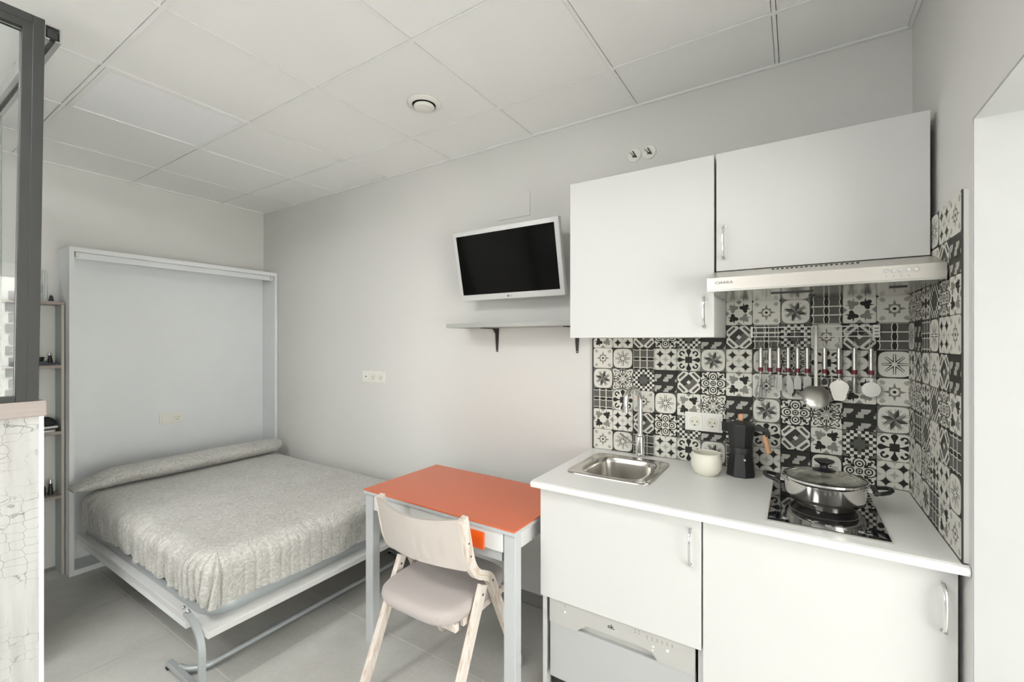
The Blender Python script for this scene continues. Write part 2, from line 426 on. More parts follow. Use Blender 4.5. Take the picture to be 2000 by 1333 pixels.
def thing(name, label, cat, loc, group=None):
    o = bpy.data.objects.new(name, None); COL.objects.link(o); o.empty_display_size = .05
    o.location = loc; o['label'] = label; o['category'] = cat
    if group: o['group'] = group
    return o
def tag(o, label, cat, group=None):
    o['label'] = label; o['category'] = cat
    if group: o['group'] = group
    return o
def struct(o): o['kind'] = 'structure'; return o
def copy_tree(o, parent=None):
    c = o.copy(); COL.objects.link(c); c.parent = parent
    for ch in o.children: copy_tree(ch, c)
    return c
def sup(cx, cy, hx, hy, e, z, n=48, taper=0):
    out = []
    for i in range(n):
        a = 2*PI*i/n; ca, sa = math.cos(a), math.sin(a)
        out.append(Vector((cx+hx*math.copysign(abs(ca)**(2/e), ca)*(1-taper*sa), cy+hy*math.copysign(abs(sa)**(2/e), sa), z)))
    return out
def bez(p0, p1, p2, p3, n=10):
    P = [Vector(p) for p in (p0, p1, p2, p3)]; o = []
    for i in range(n+1):
        t = i/n; o.append(P[0]*(1-t)**3+P[1]*3*t*(1-t)**2+P[2]*3*t*t*(1-t)+P[3]*t**3)
    return o
def arc(c, r, a0, a1, n, f): return [f(c, r, a0+(a1-a0)*i/n) for i in range(n+1)]
def text(txt, size, loc, rot, m, parent, name='lettering', depth=.0004, bold=0, sx=1):
    cu = bpy.data.curves.new('t', 'FONT'); cu.body = txt; cu.size = size; cu.extrude = depth; cu.align_x = 'CENTER'; cu.align_y = 'CENTER'; cu.offset = bold; cu.resolution_u = 2
    to = bpy.data.objects.new('t', cu); me = bpy.data.meshes.new_from_object(to); bpy.data.objects.remove(to); bpy.data.curves.remove(cu)
    off = Vector((0, 0, 0)); t = parent
    while t: off += t.location; t = t.parent
    me.transform(Matrix.Translation(Vector(loc)-off) @ rot.to_4x4() @ Matrix.Diagonal((sx, 1, 1, 1)))
    me.materials.clear(); me.materials.append(m)
    o = bpy.data.objects.new(name, me); COL.objects.link(o); o.parent = parent; return o
ROTW = Matrix.Rotation(PI/2, 3, 'X')      # text upright on a surface that faces -y

# ---------------------------------------------------------------- room shell
fl = struct(MB().box(-LX, WT, YF-.25, .0, -.1, -.002).obj('floor', M['grout'], smooth=False))
xs = [-1.744+.59*k for k in range(-5, 6)]; ys = [-.587+.574*k for k in range(-9, 3)]
def clip_tiles(parent, name, m, xs, ys, xlim, ylim, z0, z1, gap, bev, skip=()):
    for i in range(len(xs)-1):
        for j in range(len(ys)-1):
            if (i, j) in skip: continue
            x0, x1 = max(xs[i]+gap, xlim[0]), min(xs[i+1]-gap, xlim[1]); y0, y1 = max(ys[j]+gap, ylim[0]), min(ys[j+1]-gap, ylim[1])
            if x1-x0 < .02 or y1-y0 < .02: continue
            MB().box(x0, x1, y0, y1, z0, z1, bev, 1).obj(name, m, parent, smooth=False)
clip_tiles(fl, 'tile', M['ftile'], xs, ys, (-LX+.001, WT-.01), (YF+.001, -.001), -.0018, 0, .0018, .0006)
ce = struct(MB().box(-LX, 0, YF, 0, HC+.03, HC+.12).obj('ceiling', M['ceil'], smooth=False))
cx = [-5.0, -4.39, -3.83, -3.265, -2.705, -2.135, -1.555, -.985, -.412, .16]; cy = [YF-.02, -4.88, -4.315, -3.75, -3.18, -2.615, -2.047, -1.477, -.908, -.342, .2]
for x in cx[2:-1]: MB().box(x-.006, x+.006, YF+.001, -.001, HC-.001, HC+.012).obj('grid_bar', M['ceilbar'], ce, smooth=False)
for y in cy[1:-1]: MB().box(-LX+.001, -.001, y-.006, y+.006, HC-.002, HC+.011).obj('grid_bar', M['ceilbar'], ce, smooth=False)
MB().box(-LX, 0, -.014, -.001, HC-.004, HC+.006).obj('edge_trim', M['ceilbar'], ce, smooth=False)
MB().box(-LX+.001, -LX+.014, YF, -.014, HC-.004, HC+.006).obj('edge_trim', M['ceilbar'], ce, smooth=False)
MB().box(-.014, -.001, YF, -.014, HC-.004, HC+.006).obj('edge_trim', M['ceilbar'], ce, smooth=False)
for i in range(len(cx)-1):
    for j in range(len(cy)-1):
        if i == 3 and j == 7: continue          # the light panel sits here
        x0, x1 = max(cx[i]+.008, -LX+.015), min(cx[i+1]-.008, -.015); y0, y1 = max(cy[j]+.008, YF), min(cy[j+1]-.008, -.015)
        if x1-x0 < .02: continue
        dz = random.choice([.001, .002, .003])
        MB().box(x0, x1, y0, y1, HC+dz, HC+.02, .001, 1).obj('tile', M['ceil'], ce, smooth=False)
# recessed light panels: one in view (off), plus unseen glowing ones added as fill light
def lit(name, col, k):
    m, n, l, b = newmat(name); b.inputs['Base Color'].default_value = (.8, .8, .8, 1); b.inputs['Emission Color'].default_value = (*col, 1); b.inputs['Emission Strength'].default_value = k; return m
M['lit'] = lit('added_fill_diffuser', (1, .99, .965), FILL_GLOW)
M['lit2'] = lit('added_dim_fill_diffuser', (1, .99, .965), FILL_GLOW*.42)
for (ci, cj, lab) in ((6, 5, 'added dim fill light panel right above the viewer, out of frame'), (4, 5, 'added fill light panel over the far side of the partition, out of frame'), (4, 3, 'added fill light panel behind the viewer, further from the side opening')):
    q = thing('light_panel', lab, 'ceiling light', ((cx[ci]+cx[ci+1])/2, (cy[cj]+cy[cj+1])/2, HC-.012))
    MB().box(cx[ci]+.02, cx[ci+1]-.02, cy[cj]+.02, cy[cj+1]-.02, HC-.010, HC-.001).obj('frame', M['ceilbar'], q, smooth=False)
    MB().box(cx[ci]+.035, cx[ci+1]-.035, cy[cj]+.035, cy[cj+1]-.035, HC-.012, HC-.0105).obj('diffuser', M['lit2'] if ci == 6 else M['lit'], q, smooth=False)
t = thing('light_panel', 'square white light panel set flush in the ceiling grid above the bed foot', 'ceiling light', ((cx[3]+cx[4])/2, (cy[7]+cy[8])/2, HC))
a0, a1, b0, b1 = cx[3]+.008, cx[4]-.008, cy[7]+.008, cy[8]-.008
m = MB(); m.box(a0, a1, b0, b0+.02, HC-.002, HC+.012); m.box(a0, a1, b1-.02, b1, HC-.002, HC+.012); m.box(a0, a0+.02, b0+.02, b1-.02, HC-.002, HC+.012); m.box(a1-.02, a1, b0+.02, b1-.02, HC-.002, HC+.012)
m.obj('frame', M['ceilbar'], t, smooth=False)
MB().box(a0+.02, a1-.02, b0+.02, b1-.02, HC+.001, HC+.01).obj('diffuser', M['panelled'], t, smooth=False)
# walls
wb = struct(MB().box(-LX-.15, .35, 0, .15, -.1, HC+.15).obj('wall_back', M['wall'], smooth=False))
wl = struct(MB().box(-LX-.15, -LX, YF-.25, 0, -.1, HC+.15).obj('wall_left', M['wall'], smooth=False))
m = MB(); m.box(0, WT, OP[1], 0, -.1, HC+.15); m.box(0, WT, OP[0], OP[1], OP[2], HC+.15); m.box(0, WT, YF-.25, OP[0], -.1, HC+.15)
wr = struct(m.obj('wall_right', M['wall'], smooth=False))
m = MB(); e = .002
m.box(.001, WT-.001, OP[1]-.004, OP[1]-.0002, 0, OP[2]-.004); m.box(.001, WT-.001, OP[0], OP[1]-.0002, OP[2]-.004, OP[2]-.0002); m.box(.001, WT-.001, OP[0]+.0002, OP[0]+.004, 0, OP[2]-.004)
struct(m.obj('trim_1', M['wallw'], smooth=False))
m = MB(); y0, y1 = YF-.25, YF
m.box(-LX, WF[0], y0, y1, -.1, HC+.15); m.box(WF[1], 0, y0, y1, -.1, HC+.15); m.box(WF[0], WF[1], y0, y1, WF[3], HC+.15); m.box(WF[0], WF[1], y0, y1, -.1, WF[2])
struct(m.obj('wall_front', M['wall'], smooth=False))
struct(MB().box(-LX+.012, -1.21, -.012, 0, 0, .06, .002).obj('baseboard_back', M['skirt'], smooth=False))
struct(MB().box(-LX, -LX+.012, YF, -1.30, 0, .09, .002).obj('baseboard_left', M['skirt'], smooth=False))

# printed wall tiles: rows from the worktop up, columns from the left (back) or from the corner (right)
def tile_mesh():
    m = MB(); m.box(-.0493, .0493, -.004, .004, -.0493, .0493, .0012, 1)
    me = bpy.data.meshes.new('tile'); bmesh.ops.recalc_face_normals(m.bm, faces=m.bm.faces); m.bm.to_mesh(me); m.bm.free(); return me
base_tile = tile_mesh(); tmesh = {}
for k, mm in TM.items():
    me = base_tile.copy(); me.materials.append(mm); tmesh[k] = me
BACK = ['ABCDEFCDJBGD', 'LDKGIJIEKLIE', 'CEABLHJFGHJF', 'FHIJKGLAFCLA', 'ABCDEFDBHEDB', 'LDKGIJKcIAKc', '......LAFcLA']
RIGHT = ['LAFCLA', 'DBHEDB', 'KCIAKC', 'HGEIGL', 'LKFAKJ', 'BJCBDA', 'HGEIGL', 'LKFAKJ', 'BJCBDA']
def put(k, parent, loc, rz):
    o = bpy.data.objects.new('tile', tmesh[k]); COL.objects.link(o); o.parent = parent
    o.location = Vector(loc)-parent.location; o.rotation_euler.z = rz
TH = .0036
for r, row in enumerate(BACK):
    for c, k in enumerate(row):
        if k != '.': put(k, wb, (-1.2+.1*c+.05, -.004-TH, .9+.1*r+.05), 0)
for r, row in enumerate(RIGHT):
    for c, k in enumerate(row): put(k, wr, (-.004-TH, -.1*c-.05-.006, .9+.1*r+.05), -PI/2)
m = MB(); m.box(-1.2, 0, -.0045, 0, .9, 1.5); m.box(-.6, 0, -.0045, 0, 1.5, 1.6)
m.box(-1.206, -1.2, -.0125, 0, .9, 1.447)
m.obj('tile_bed', M['wgrout'], wb, smooth=False)
m = MB(); m.box(-.0045, 0, -.6075, -.0125, .9, 1.8)
m.obj('tile_bed', M['wgrout'], wr, smooth=False)
MB().box(-.0125, -.0088, -.6095, -.6077, .9, 1.8).obj('edge_profile', M['wgrout'], wr, smooth=False)
MB().box(-.0086, 0, -.6095, -.6077, .9, 1.8).obj('edge_filler', M['wall'], wr, smooth=False)

# ---------------------------------------------------------------- base units, worktop
def handle(parent, x, y, z0, z1, name='handle'):
    zc = (z0+z1)/2; h = (z1-z0)/2; pts = []
    for i in range(15):
        a = -1+2*i/14; pts.append((x, y-.004-.024*math.sqrt(max(0, 1-a**4))-.004*(1-a*a), zc+h*a))
    m = MB(); m.sweep(pts, [(.0045*math.cos(q*PI/4), .003*math.sin(q*PI/4)) for q in range(8)], up=Vector((0, 1, 0)), scale=[1.35 if i in (0, 1, 13, 14) else 1 for i in range(15)])
    m.lathe((x, y, z0+.004), [(.006, 0), (.006, .004)], 12, 'y'); m.lathe((x, y, z1-.004), [(.006, 0), (.006, .004)], 12, 'y')
    return m.obj(name, M['chrome'], parent)
t = thing('sink_cabinet', 'white base unit with one short door over a dishwasher, under the sink', 'cabinet', (-.89, -.3, 0))
m = MB(); m.box(-1.184, -1.166, -.565, -.013, 0, .873); m.obj('side_panel', M['white'], t, smooth=False)
m = MB(); m.box(-.614, -.598, -.565, -.013, 0, .873); m.obj('side_panel', M['white'], t, smooth=False)
MB().box(-1.166, -.614, -.56, -.013, .452, .468).obj('shelf', M['white'], t, smooth=False)
d = MB().box(-1.184, -.6015, -.585, -.567, .449, .868, .0012).obj('door', M['whitedoor'], t, smooth=False)
handle(d, -.632, -.585, .712, .832)
t = thing('hob_cabinet', 'white base unit with one tall plain door under the hob, in the corner', 'cabinet', (-.3, -.3, 0))
m = MB(); m.box(-.594, -.578, -.565, -.013, 0, .873); m.obj('side_panel', M['white'], t, smooth=False)
m = MB(); m.box(-.032, -.016, -.565, -.013, 0, .873); m.obj('side_panel', M['white'], t, smooth=False)
MB().box(-.578, -.032, -.52, -.505, 0, .1).obj('plinth', M['white'], t, smooth=False)
d = MB().box(-.5965, -.0125, -.585, -.567, .10, .868, .0012).obj('door', M['whitedoor'], t, smooth=False)
handle(d, -.041, -.585, .709, .831)
# worktop with a cut for the bowl, nosed front
SX0, SX1, SY0, SY1 = -1.10, -.845, -.425, -.135
m = MB(); z0, z1 = .8745, .9; yb, yf = -.0135, -.622
poly = [(yf, z0), (yf-.010, z0+.003), (yf-.014, z0+.0125), (yf-.010, z1-.003), (yf, z1)]
m.box(-1.2, SX0, yf, yb, z0, z1); m.box(SX1, -.0135, yf, yb, z0, z1); m.box(SX0, SX1, yf, SY0, z0, z1); m.box(SX0, SX1, SY1, yb, z0, z1)
m.prism(poly, -1.2, -.0135, 'yz'); m.prism(poly[:], -.0135, -.002, 'yz')
wt = m.obj('worktop', M['top'], smooth=False); tag(wt, 'long white laminate worktop with rounded front edge over the base units', 'worktop')
# sink
t = thing('sink', 'square stainless steel inset sink at the left end of the worktop', 'sink', (-.97, -.28, .9))
cxx, cyy = (-1.145-.802)/2, (-.462-.095)/2; hx, hy = .1715, .1835; bx, by = (SX0+SX1)/2, (SY0+SY1)/2
L = [sup(cxx, cyy, hx, hy, 9, .9002, 96), sup(cxx, cyy, hx-.001, hy-.001, 9, .9045, 96), sup(cxx, cyy, hx-.006, hy-.006, 9, .9062, 96), sup(cxx, cyy, hx-.012, hy-.012, 9, .9035, 96),
     sup(cxx, cyy, hx-.020, hy-.020, 8, .9030, 96), sup(bx, by, .136, .153, 4.2, .9040, 96), sup(bx, by, .131, .148, 4, .9035, 96), sup(bx, by, .127, .144, 4, .900, 96), sup(bx, by, .1235, .1405, 4, .880, 96), sup(bx, by, .118, .135, 3.8, .80, 96), sup(bx, by, .112, .128, 3.6, .775, 96), sup(bx, by, .098, .112, 3.4, .763, 96), sup(bx, by, .02, .02, 2, .760, 96)]
m = MB(); m.loft(L, caps=False); m.bm.faces.new([v for v in m.bm.verts][-96:])
m.obj('basin', M['sinks'], t, angle=60)
m = MB(); m.lathe((-.818, -.437, .9035), [(.0001, .004), (.010, .004), (.0115, .003), (.012, .0)], 20, caps=False); m.obj('plug_knob', M['chrome'], t)
m = MB()
for k in range(-2, 3): m.box(bx+.03+k*.009-.0028, bx+.03+k*.009+.0028, SY1-.0045, SY1-.0035, .858, .878)
m.obj('overflow_slots', M['hole'], t, smooth=False)
m = MB(); m.lathe((bx+.03, SY1-.0052, .868), [(.006, 0), (.004, .003)], 14, 'y'); m.obj('overflow_screw', M['chrome'], t)
m = MB(); m.lathe((bx, by, .7605), [(.03, 0), (.03, .002), (.022, .003), (.018, .001), (.002, .001)], 24, caps=False); m.obj('drain', M['chrome'], t)
# tap
t = thing('tap', 'tall chrome gooseneck mixer tap behind the sink', 'tap', (-.953, -.055, .9))
m = MB(); m.lathe((-.953, -.055, .9), [(.024, 0), (.024, .006), (.0205, .01), (.0205, .045), (.022, .047), (.022, .095), (.017, .10), (.0165, .104)], 28); m.obj('body', M['chrome'], t)
pts = [(-.953, -.055, .995), (-.953, -.055, 1.10), (-.953, -.055, 1.16)]
R = .055; dx, dy = -.30, -.954
for i in range(1, 14):
    a = PI*i/13*1.02; q = R*(1-math.cos(a)); pts.append((-.953+dx*q, -.055+dy*q, 1.16+R*math.sin(a)*1.05))
q = 2*R; pts.append((-.953+dx*q*1.0, -.055+dy*q, 1.135))
m = MB(); m.tube(pts, .0115, 16); m.obj('spout', M['chrome'], t)
m = MB(); m.lathe((pts[-1][0], pts[-1][1], 1.118), [(.010, 0), (.0135, .001), (.0135, .022), (.012, .024)], 20); m.obj('aerator', M['chrome'], t)
m = MB(); m.sweep([(-.968, -.068, .955), (-.992, -.085, .972), (-1.030, -.108, 1.008)], [(.0085, 0), (.006, .004), (-.006, .004), (-.0085, 0), (-.006, -.004), (.006, -.004)]); m.obj('lever', M['chrome'], t)

# hob
t = thing('hob', 'black glass two-zone hob let into the worktop, reflecting the wall tiles', 'hob', (-.2775, -.33, .9))
m = MB(); m.box(-.421, -.134, -.576, -.085, .9, .9045, .001, 1); m.obj('frame', M['steel'], t, smooth=False)
MB().box(-.4195, -.1355, -.5745, -.0865, .9046, .9062, .0005, 1).obj('glass_plate', M['blackgloss'], t, smooth=False)
m = MB()
for (ccx, ccy, rr) in ((-.277, -.20, .075), (-.277, -.40, .092)): m.lathe((ccx, ccy, .9063), [(rr, 0), (rr, .0001), (rr-.0015, .0001), (rr-.0015, 0)], 48, caps=False)
m.obj('zone_rings', M['logog'], t, smooth=False)
m = MB()
for k, xx in enumerate((-.375, -.27, -.235, -.195)):
    for j in range(3): m.box(xx-.008, xx+.008-.004*(j % 2), -.552+j*.006, -.5495+j*.006, .9063, .9064)
m.obj('control_marks', M['paper'], t, smooth=False)['kind'] = 'stuff'

# dishwasher
t = thing('dishwasher', 'compact silver-grey dishwasher in the niche under the short cabinet door', 'dishwasher', (-.89, -.3, .03))
MB().box(-1.150, -.632, -.545, -.08, .03, .448).obj('body', M['black'], t, smooth=False)
m = MB(); m.prism([(-1.150, .352), (-1.037, .352), (-.998, .3825), (-.785, .3825), (-.757, .375), (-.741, .352), (-.622, .352), (-.622, .447), (-1.150, .447)], -.573, -.556, 'xz')
cp = m.obj('control_panel', M['dwwhite'], t, smooth=False)
MB().box(-1.150, -.622, -.569, -.546, .14, .351, .001, 1).obj('door', M['dwdoor'], t, smooth=False)
m = MB(); m.prism([(-.5535, .352), (-.5475, .352), (-.5475, .386), (-.5555, .386)], -1.06, -.74, 'yz'); m.obj('handle_recess', M['dwwhite'], cp, smooth=False)
text('ok.', .021, (-.903, -.5735, .4135), ROTW, M['logo'], cp, 'logo', bold=.0004)
m = MB()
for xx in (-.817, -.803): m.box(xx-.0015, xx+.0015, -.5738, -.5731, .424, .427); m.box(xx-.001, xx+.001, -.5738, -.5731, .432, .437)
for k in range(6):
    xx = -.775+k*.0165; m.box(xx-.0015, xx+.0015, -.5738, -.5731, .418, .421); m.box(xx-.003, xx+.002, -.5738, -.5731, .425, .427)
m.box(-1.085, -1.083, -.5738, -.5731, .425, .435)
m.obj('printed_symbols', M['logog'], cp, smooth=False)['kind'] = 'stuff'
for xx, zz, rr in ((-1.084, .407, .004), (-.755, .399, .004), (-.757, .386, .003), (-.708, .402, .005)):
    m = MB(); m.lathe((xx, -.5731, zz), [(rr, 0), (rr*.8, .002)], 14, 'y'); m.obj('button', M['plateplastic'], cp)

# upper cabinets
t = thing('wall_cabinet', 'taller white wall cabinet with one door, left of the extractor hood', 'cabinet', (-.888, -.17, 1.448))
m = MB(); m.box(-1.174, -.5995, -.318, -.0155, 1.448, 2.112, .0008, 1); m.obj('body', M['white'], t, smooth=False)
d = MB().box(-1.174, -.5995, -.338, -.3195, 1.4475, 2.1135, .0012).obj('door', M['whitedoor'], t, smooth=False)
handle(d, -.631, -.338, 1.482, 1.602)
t = thing('wall_cabinet', 'shorter white wall cabinet above the extractor hood', 'cabinet', (-.303, -.17, 1.69))
m = MB(); m.box(-.592, -.0165, -.318, -.013, 1.687, 2.112, .0008, 1); m.obj('body', M['white'], t, smooth=False)
d = MB().box(-.592, -.0165, -.338, -.3195, 1.687, 2.1135, .0012).obj('door', M['whitedoor'], t, smooth=False)
handle(d, -.566, -.338, 1.728, 1.849)
# hood
t = thing('extractor_hood', 'slim brushed steel extractor hood under the shorter wall cabinet', 'extractor hood', (-.3, -.26, 1.6))
HF = -.508
m = MB(); m.prism([(HF, 1.602), (HF, 1.641), (-.338, 1.684), (-.0135, 1.684), (-.0135, 1.602)], -.597, -.016, 'yz'); m.obj('casing', M['hood'], t, smooth=False)
MB().box(-.590, -.02, HF+.012, -.02, 1.597, 1.6015).obj('underside', M['hoodunder'], t, smooth=False)
m = MB(); m.box(-.597, -.016, HF-.001, HF+.006, 1.596, 1.602, .001, 1); m.obj('front_lip', M['steel'], t, smooth=False)
m = MB()
for k in range(18):
    xx = -.412+k*.0131; yy = -.385; zz = 1.641+(yy-HF)/(-.338-HF)*.043
    m.prism([(xx-.0032, yy-.006), (xx+.0032, yy-.006), (xx+.0032, yy+.004), (xx-.0032, yy+.004)], zz-.002, zz+.0022)
m.obj('vent_slots', M['hole'], t, smooth=False)
for k in range(5):
    xx = -.139+k*.0155
    m = MB(); m.lathe((xx, HF, 1.627), [(.0062, 0), (.0062, .003), (.005, .005)], 18, 'y'); m.obj('button', M['chrome'], t)
m = MB()
for k in range(4): m.box(-.1395+k*.0155, -.1375+k*.0155, HF-.0008, HF+.001, 1.611, 1.6125)
m.obj('button_marks', M['logo'], t, smooth=False)
text('CIARRA', .0118, (-.546, HF-.0006, 1.624), ROTW, M['logo'], t, 'logo', sx=1.3)
m = MB(); m.box(-.31, -.29, -.20, -.18, 1.592, 1.597); m.box(-.42, -.30, -.36, -.34, 1.594, 1.597); m.box(-.11, -.07, -.36, -.34, 1.594, 1.597); m.obj('filter_latch', M['black'], t, smooth=False)['kind'] = 'stuff'

# ---------------------------------------------------------------- things on the worktop
# mug
t = thing('mug', 'round cream stoneware mug beside the black moka pot', 'mug', (-.645, -.175, .9))
c = (-.650, -.180, .9)
m = MB(); m.lathe(c, [(.02, 0), (.033, .0005), (.045, .010), (.0545, .028), (.0575, .048), (.056, .068), (.052, .082), (.0535, .087), (.0515, .0885), (.0495, .085), (.053, .066), (.0545, .048), (.05, .026), (.03, .008), (.001, .006)], 40, caps=False); m.obj('cup', M['mug'], t)
m = MB(); m.tube(bez((c[0]-.040, c[1]+.040, c[2]+.072), (c[0]-.075, c[1]+.075, c[2]+.085), (c[0]-.072, c[1]+.072, c[2]+.02), (c[0]-.038, c[1]+.036, c[2]+.026), 12), .007, 10); m.obj('handle', M['mug'], t)
# moka pot
t = thing('moka_pot', 'black faceted moka pot with pale wooden handle, next to the hob', 'coffee pot', (-.533, -.118, .9))
c = (-.533, -.115, .9); o8 = PI/8
m = MB(); m.lathe(c, [(.052, 0), (.054, .004), (.0435, .088)], 8, off=o8); m.obj('base', M['mokab'], t, smooth=False)
m = MB(); m.lathe(c, [(.0425, .0885), (.0425, .112), (.0415, .114)], 32); m.obj('collar', M['mokab'], t)
m = MB(); m.lathe(c, [(.0415, .1145), (.053, .200)], 8, off=o8); m.prism([(c[0]-.045, c[1]-.014), (c[0]-.070, c[1]), (c[0]-.045, c[1]+.014)], c[2]+.17, c[2]+.203)
m.obj('jug', M['mokab'], t, smooth=False)
m = MB(); m.lathe(c, [(.054, .2005), (.052, .205), (.02, .216), (.004, .217)], 8, off=o8); m.prism([(c[0]-.045, c[1]-.016), (c[0]-.073, c[1]), (c[0]-.045, c[1]+.016)], c[2]+.2035, c[2]+.206)
m.obj('lid', M['mokab'], t, smooth=False)
m = MB(); m.lathe(c, [(.006, .217), (.0085, .222), (.0105, .236), (.009, .242), (.003, .244)], 18); m.obj('knob', M['lightwood'], t)
m = MB(); m.sweep([(c[0]+.045, c[1], c[2]+.190), (c[0]+.068, c[1], c[2]+.191), (c[0]+.088, c[1], c[2]+.186), (c[0]+.094, c[1], c[2]+.165)], [(.009, .009), (-.009, .009), (-.009, -.009), (.009, -.009)], up=Vector((0, 1, 0))); m.obj('handle_bracket', M['black'], t, smooth=False)
m = MB(); m.tube([(c[0]+.082, c[1], c[2]+.168), (c[0]+.089, c[1], c[2]+.135), (c[0]+.097, c[1], c[2]+.100)], .0095, 14); m.obj('handle', M['lightwood'], t)
m = MB(); m.lathe((c[0]+.018, c[1]-.0455, c[2]+.072), [(.005, 0), (.005, .004), (.003, .006)], 12, 'y'); m.obj('safety_valve', M['chrome'], t)
# cooking pot
t = thing('cooking_pot', 'polished steel casserole with glass lid and black handles on the hob', 'pot', (-.272, -.36, .9064))
c = (-.272, -.345, .9064)
m = MB(); m.lathe(c, [(.07, 0), (.082, .001), (.086, .006), (.104, .024), (.108, .034), (.109, .075), (.1105, .080), (.114, .083), (.114, .0845), (.108, .083), (.1065, .076), (.1055, .034), (.09, .014), (.001, .008)], 64, caps=False)
m.obj('body', M['potm'], t)
m = MB(); m.lathe(c, [(.112, .0848), (.1165, .0855), (.1165, .0895), (.112, .0895)], 64, caps=False); m.lathe(c, [(.112, .0895), (.112, .0848)], 64, caps=False); m.obj('lid_rim', M['chrome'], t)
m = MB(); m.lathe(c, [(.1118, .0865), (.09, .096), (.06, .104), (.03, .108), (.001, .109)], 48, caps=False); m.lathe(c, [(.1118, .0845), (.09, .093), (.06, .101), (.03, .105), (.001, .106)], 48, caps=False); m.obj('glass_lid', M['lidglass'], t)
m = MB(); m.lathe(c, [(.030, .1095), (.032, .111), (.018, .115), (.011, .119), (.011, .128), (.020, .134), (.027, .140), (.027, .143), (.02, .145), (.001, .145)], 32, caps=False); m.obj('lid_knob', M['black'], t)
for s in (-1, 1):
    x0 = c[0]+s*.108
    m = MB(); m.box(min(x0, x0+s*.022), max(x0, x0+s*.022), c[1]-.016, c[1]-.008, c[2]+.062, c[2]+.068, .001, 1); m.box(min(x0, x0+s*.022), max(x0, x0+s*.022), c[1]+.008, c[1]+.016, c[2]+.062, c[2]+.068, .001, 1)
    m.obj('handle_bracket', M['chrome'], t)
    m = MB(); pts = [(x0+s*.018, c[1]-.032, c[2]+.066), (x0+s*.030, c[1]-.034, c[2]+.068), (x0+s*.050, c[1]-.026, c[2]+.073), (x0+s*.059, c[1]-.010, c[2]+.076), (x0+s*.059, c[1]+.010, c[2]+.076), (x0+s*.050, c[1]+.026, c[2]+.073), (x0+s*.030, c[1]+.034, c[2]+.068), (x0+s*.018, c[1]+.032, c[2]+.066)]
    m.tube(pts, .0062, 10, closed=True); m.box(min(x0+s*.014, x0+s*.026), max(x0+s*.014, x0+s*.026), c[1]-.033, c[1]+.033, c[2]+.058, c[2]+.074, .003, 2); m.obj('handle', M['black'], t)

# ---------------------------------------------------------------- sockets and plates
def schuko(name, label, cat, frame_at, units, cell=.07, blank=(), facing='y'):
    """units: list of 's' socket, 'b' blank rocker, 'd' data; frame_at=(a0,z0,face)"""
    a0, z0, face = frame_at; n = len(units); w = cell*n+.010; h = .08
    if facing == 'y': bx_ = lambda u0, u1, d0, d1, v0, v1, b=0: (u0, u1, face-d1, face-d0, v0, v1, b); org = (a0+w/2, face, z0)
    else: bx_ = lambda u0, u1, d0, d1, v0, v1, b=0: (face+d0, face+d1, u0, u1, v0, v1, b); org = (face, a0+w/2, z0)
    t = thing(name, label, cat, org)
    m = MB(); m.box(*bx_(a0, a0+w, 0, .008, z0, z0+h, .002)); m.obj('frame', M['plateplastic'], t, smooth=False)
    for i, k in enumerate(units):
        uc = a0+.005+cell*(i+.5); zc = z0+h/2
        m = MB(); m.box(*bx_(uc-cell*.43, uc+cell*.43, .008, .0105, zc-.030, zc+.030, .001)); ins = m.obj('insert', M['plateplastic'], t, smooth=False)
        ax = 'y' if facing == 'y' else 'x'
        cc = (uc, face-.0105, zc) if facing == 'y' else (face+.0105, uc, zc)
        if k == 's':
            m = MB(); m.lathe(cc, [(.0215, 0), (.0215, .0012), (.0195, .0012), (.0185, -.0004), (.001, -.0004)] if ax == 'x' else [(.0215, 0), (.0215, .0012), (.0195, .0012), (.0185, .0004), (.001, .0004)], 28, ax, caps=False); m.obj('well', M['mugin'], ins)
            m = MB()
            for du, dz in ((-.0095, 0), (.0095, 0)):
                q = (cc[0]+du, cc[1]-.0006, cc[2]) if facing == 'y' else (cc[0]+.0006, cc[1]+du, cc[2]); m.lathe(q, [(.0026, 0), (.0026, .0008)], 10, ax)
            for dz in (-.0155,):
                q = (cc[0], cc[1]-.0006, cc[2]+dz) if facing == 'y' else (cc[0]+.0006, cc[1], cc[2]+dz); m.lathe(q, [(.003, 0), (.003, .0014)], 10, ax)
            m.obj('pin_holes', M['hole'], ins, smooth=False)
        elif k == 'd':
            q = (cc[0], cc[1], cc[2]); m = MB(); m.lathe(q, [(.005, 0), (.005, .0015)], 12, ax); m.obj('aerial_port', M['hole'], ins, smooth=False)
        elif k == 'b':
            m = MB(); m.box(*bx_(uc-cell*.38, uc+cell*.38, .0105, .0135, zc-.025, zc+.025, .001)); m.obj('rocker', M['plateplastic'], ins, smooth=False)
    return t
schuko('double_socket', 'double white power socket on the patterned tiles behind the moka pot', 'socket', (-.763, 1.041, -.0128), 'ss', .071)
schuko('triple_socket', 'triple white socket plate on the bare wall between bed and shelf', 'socket', (-2.955, 1.143, -.0002), 'dss', .075)
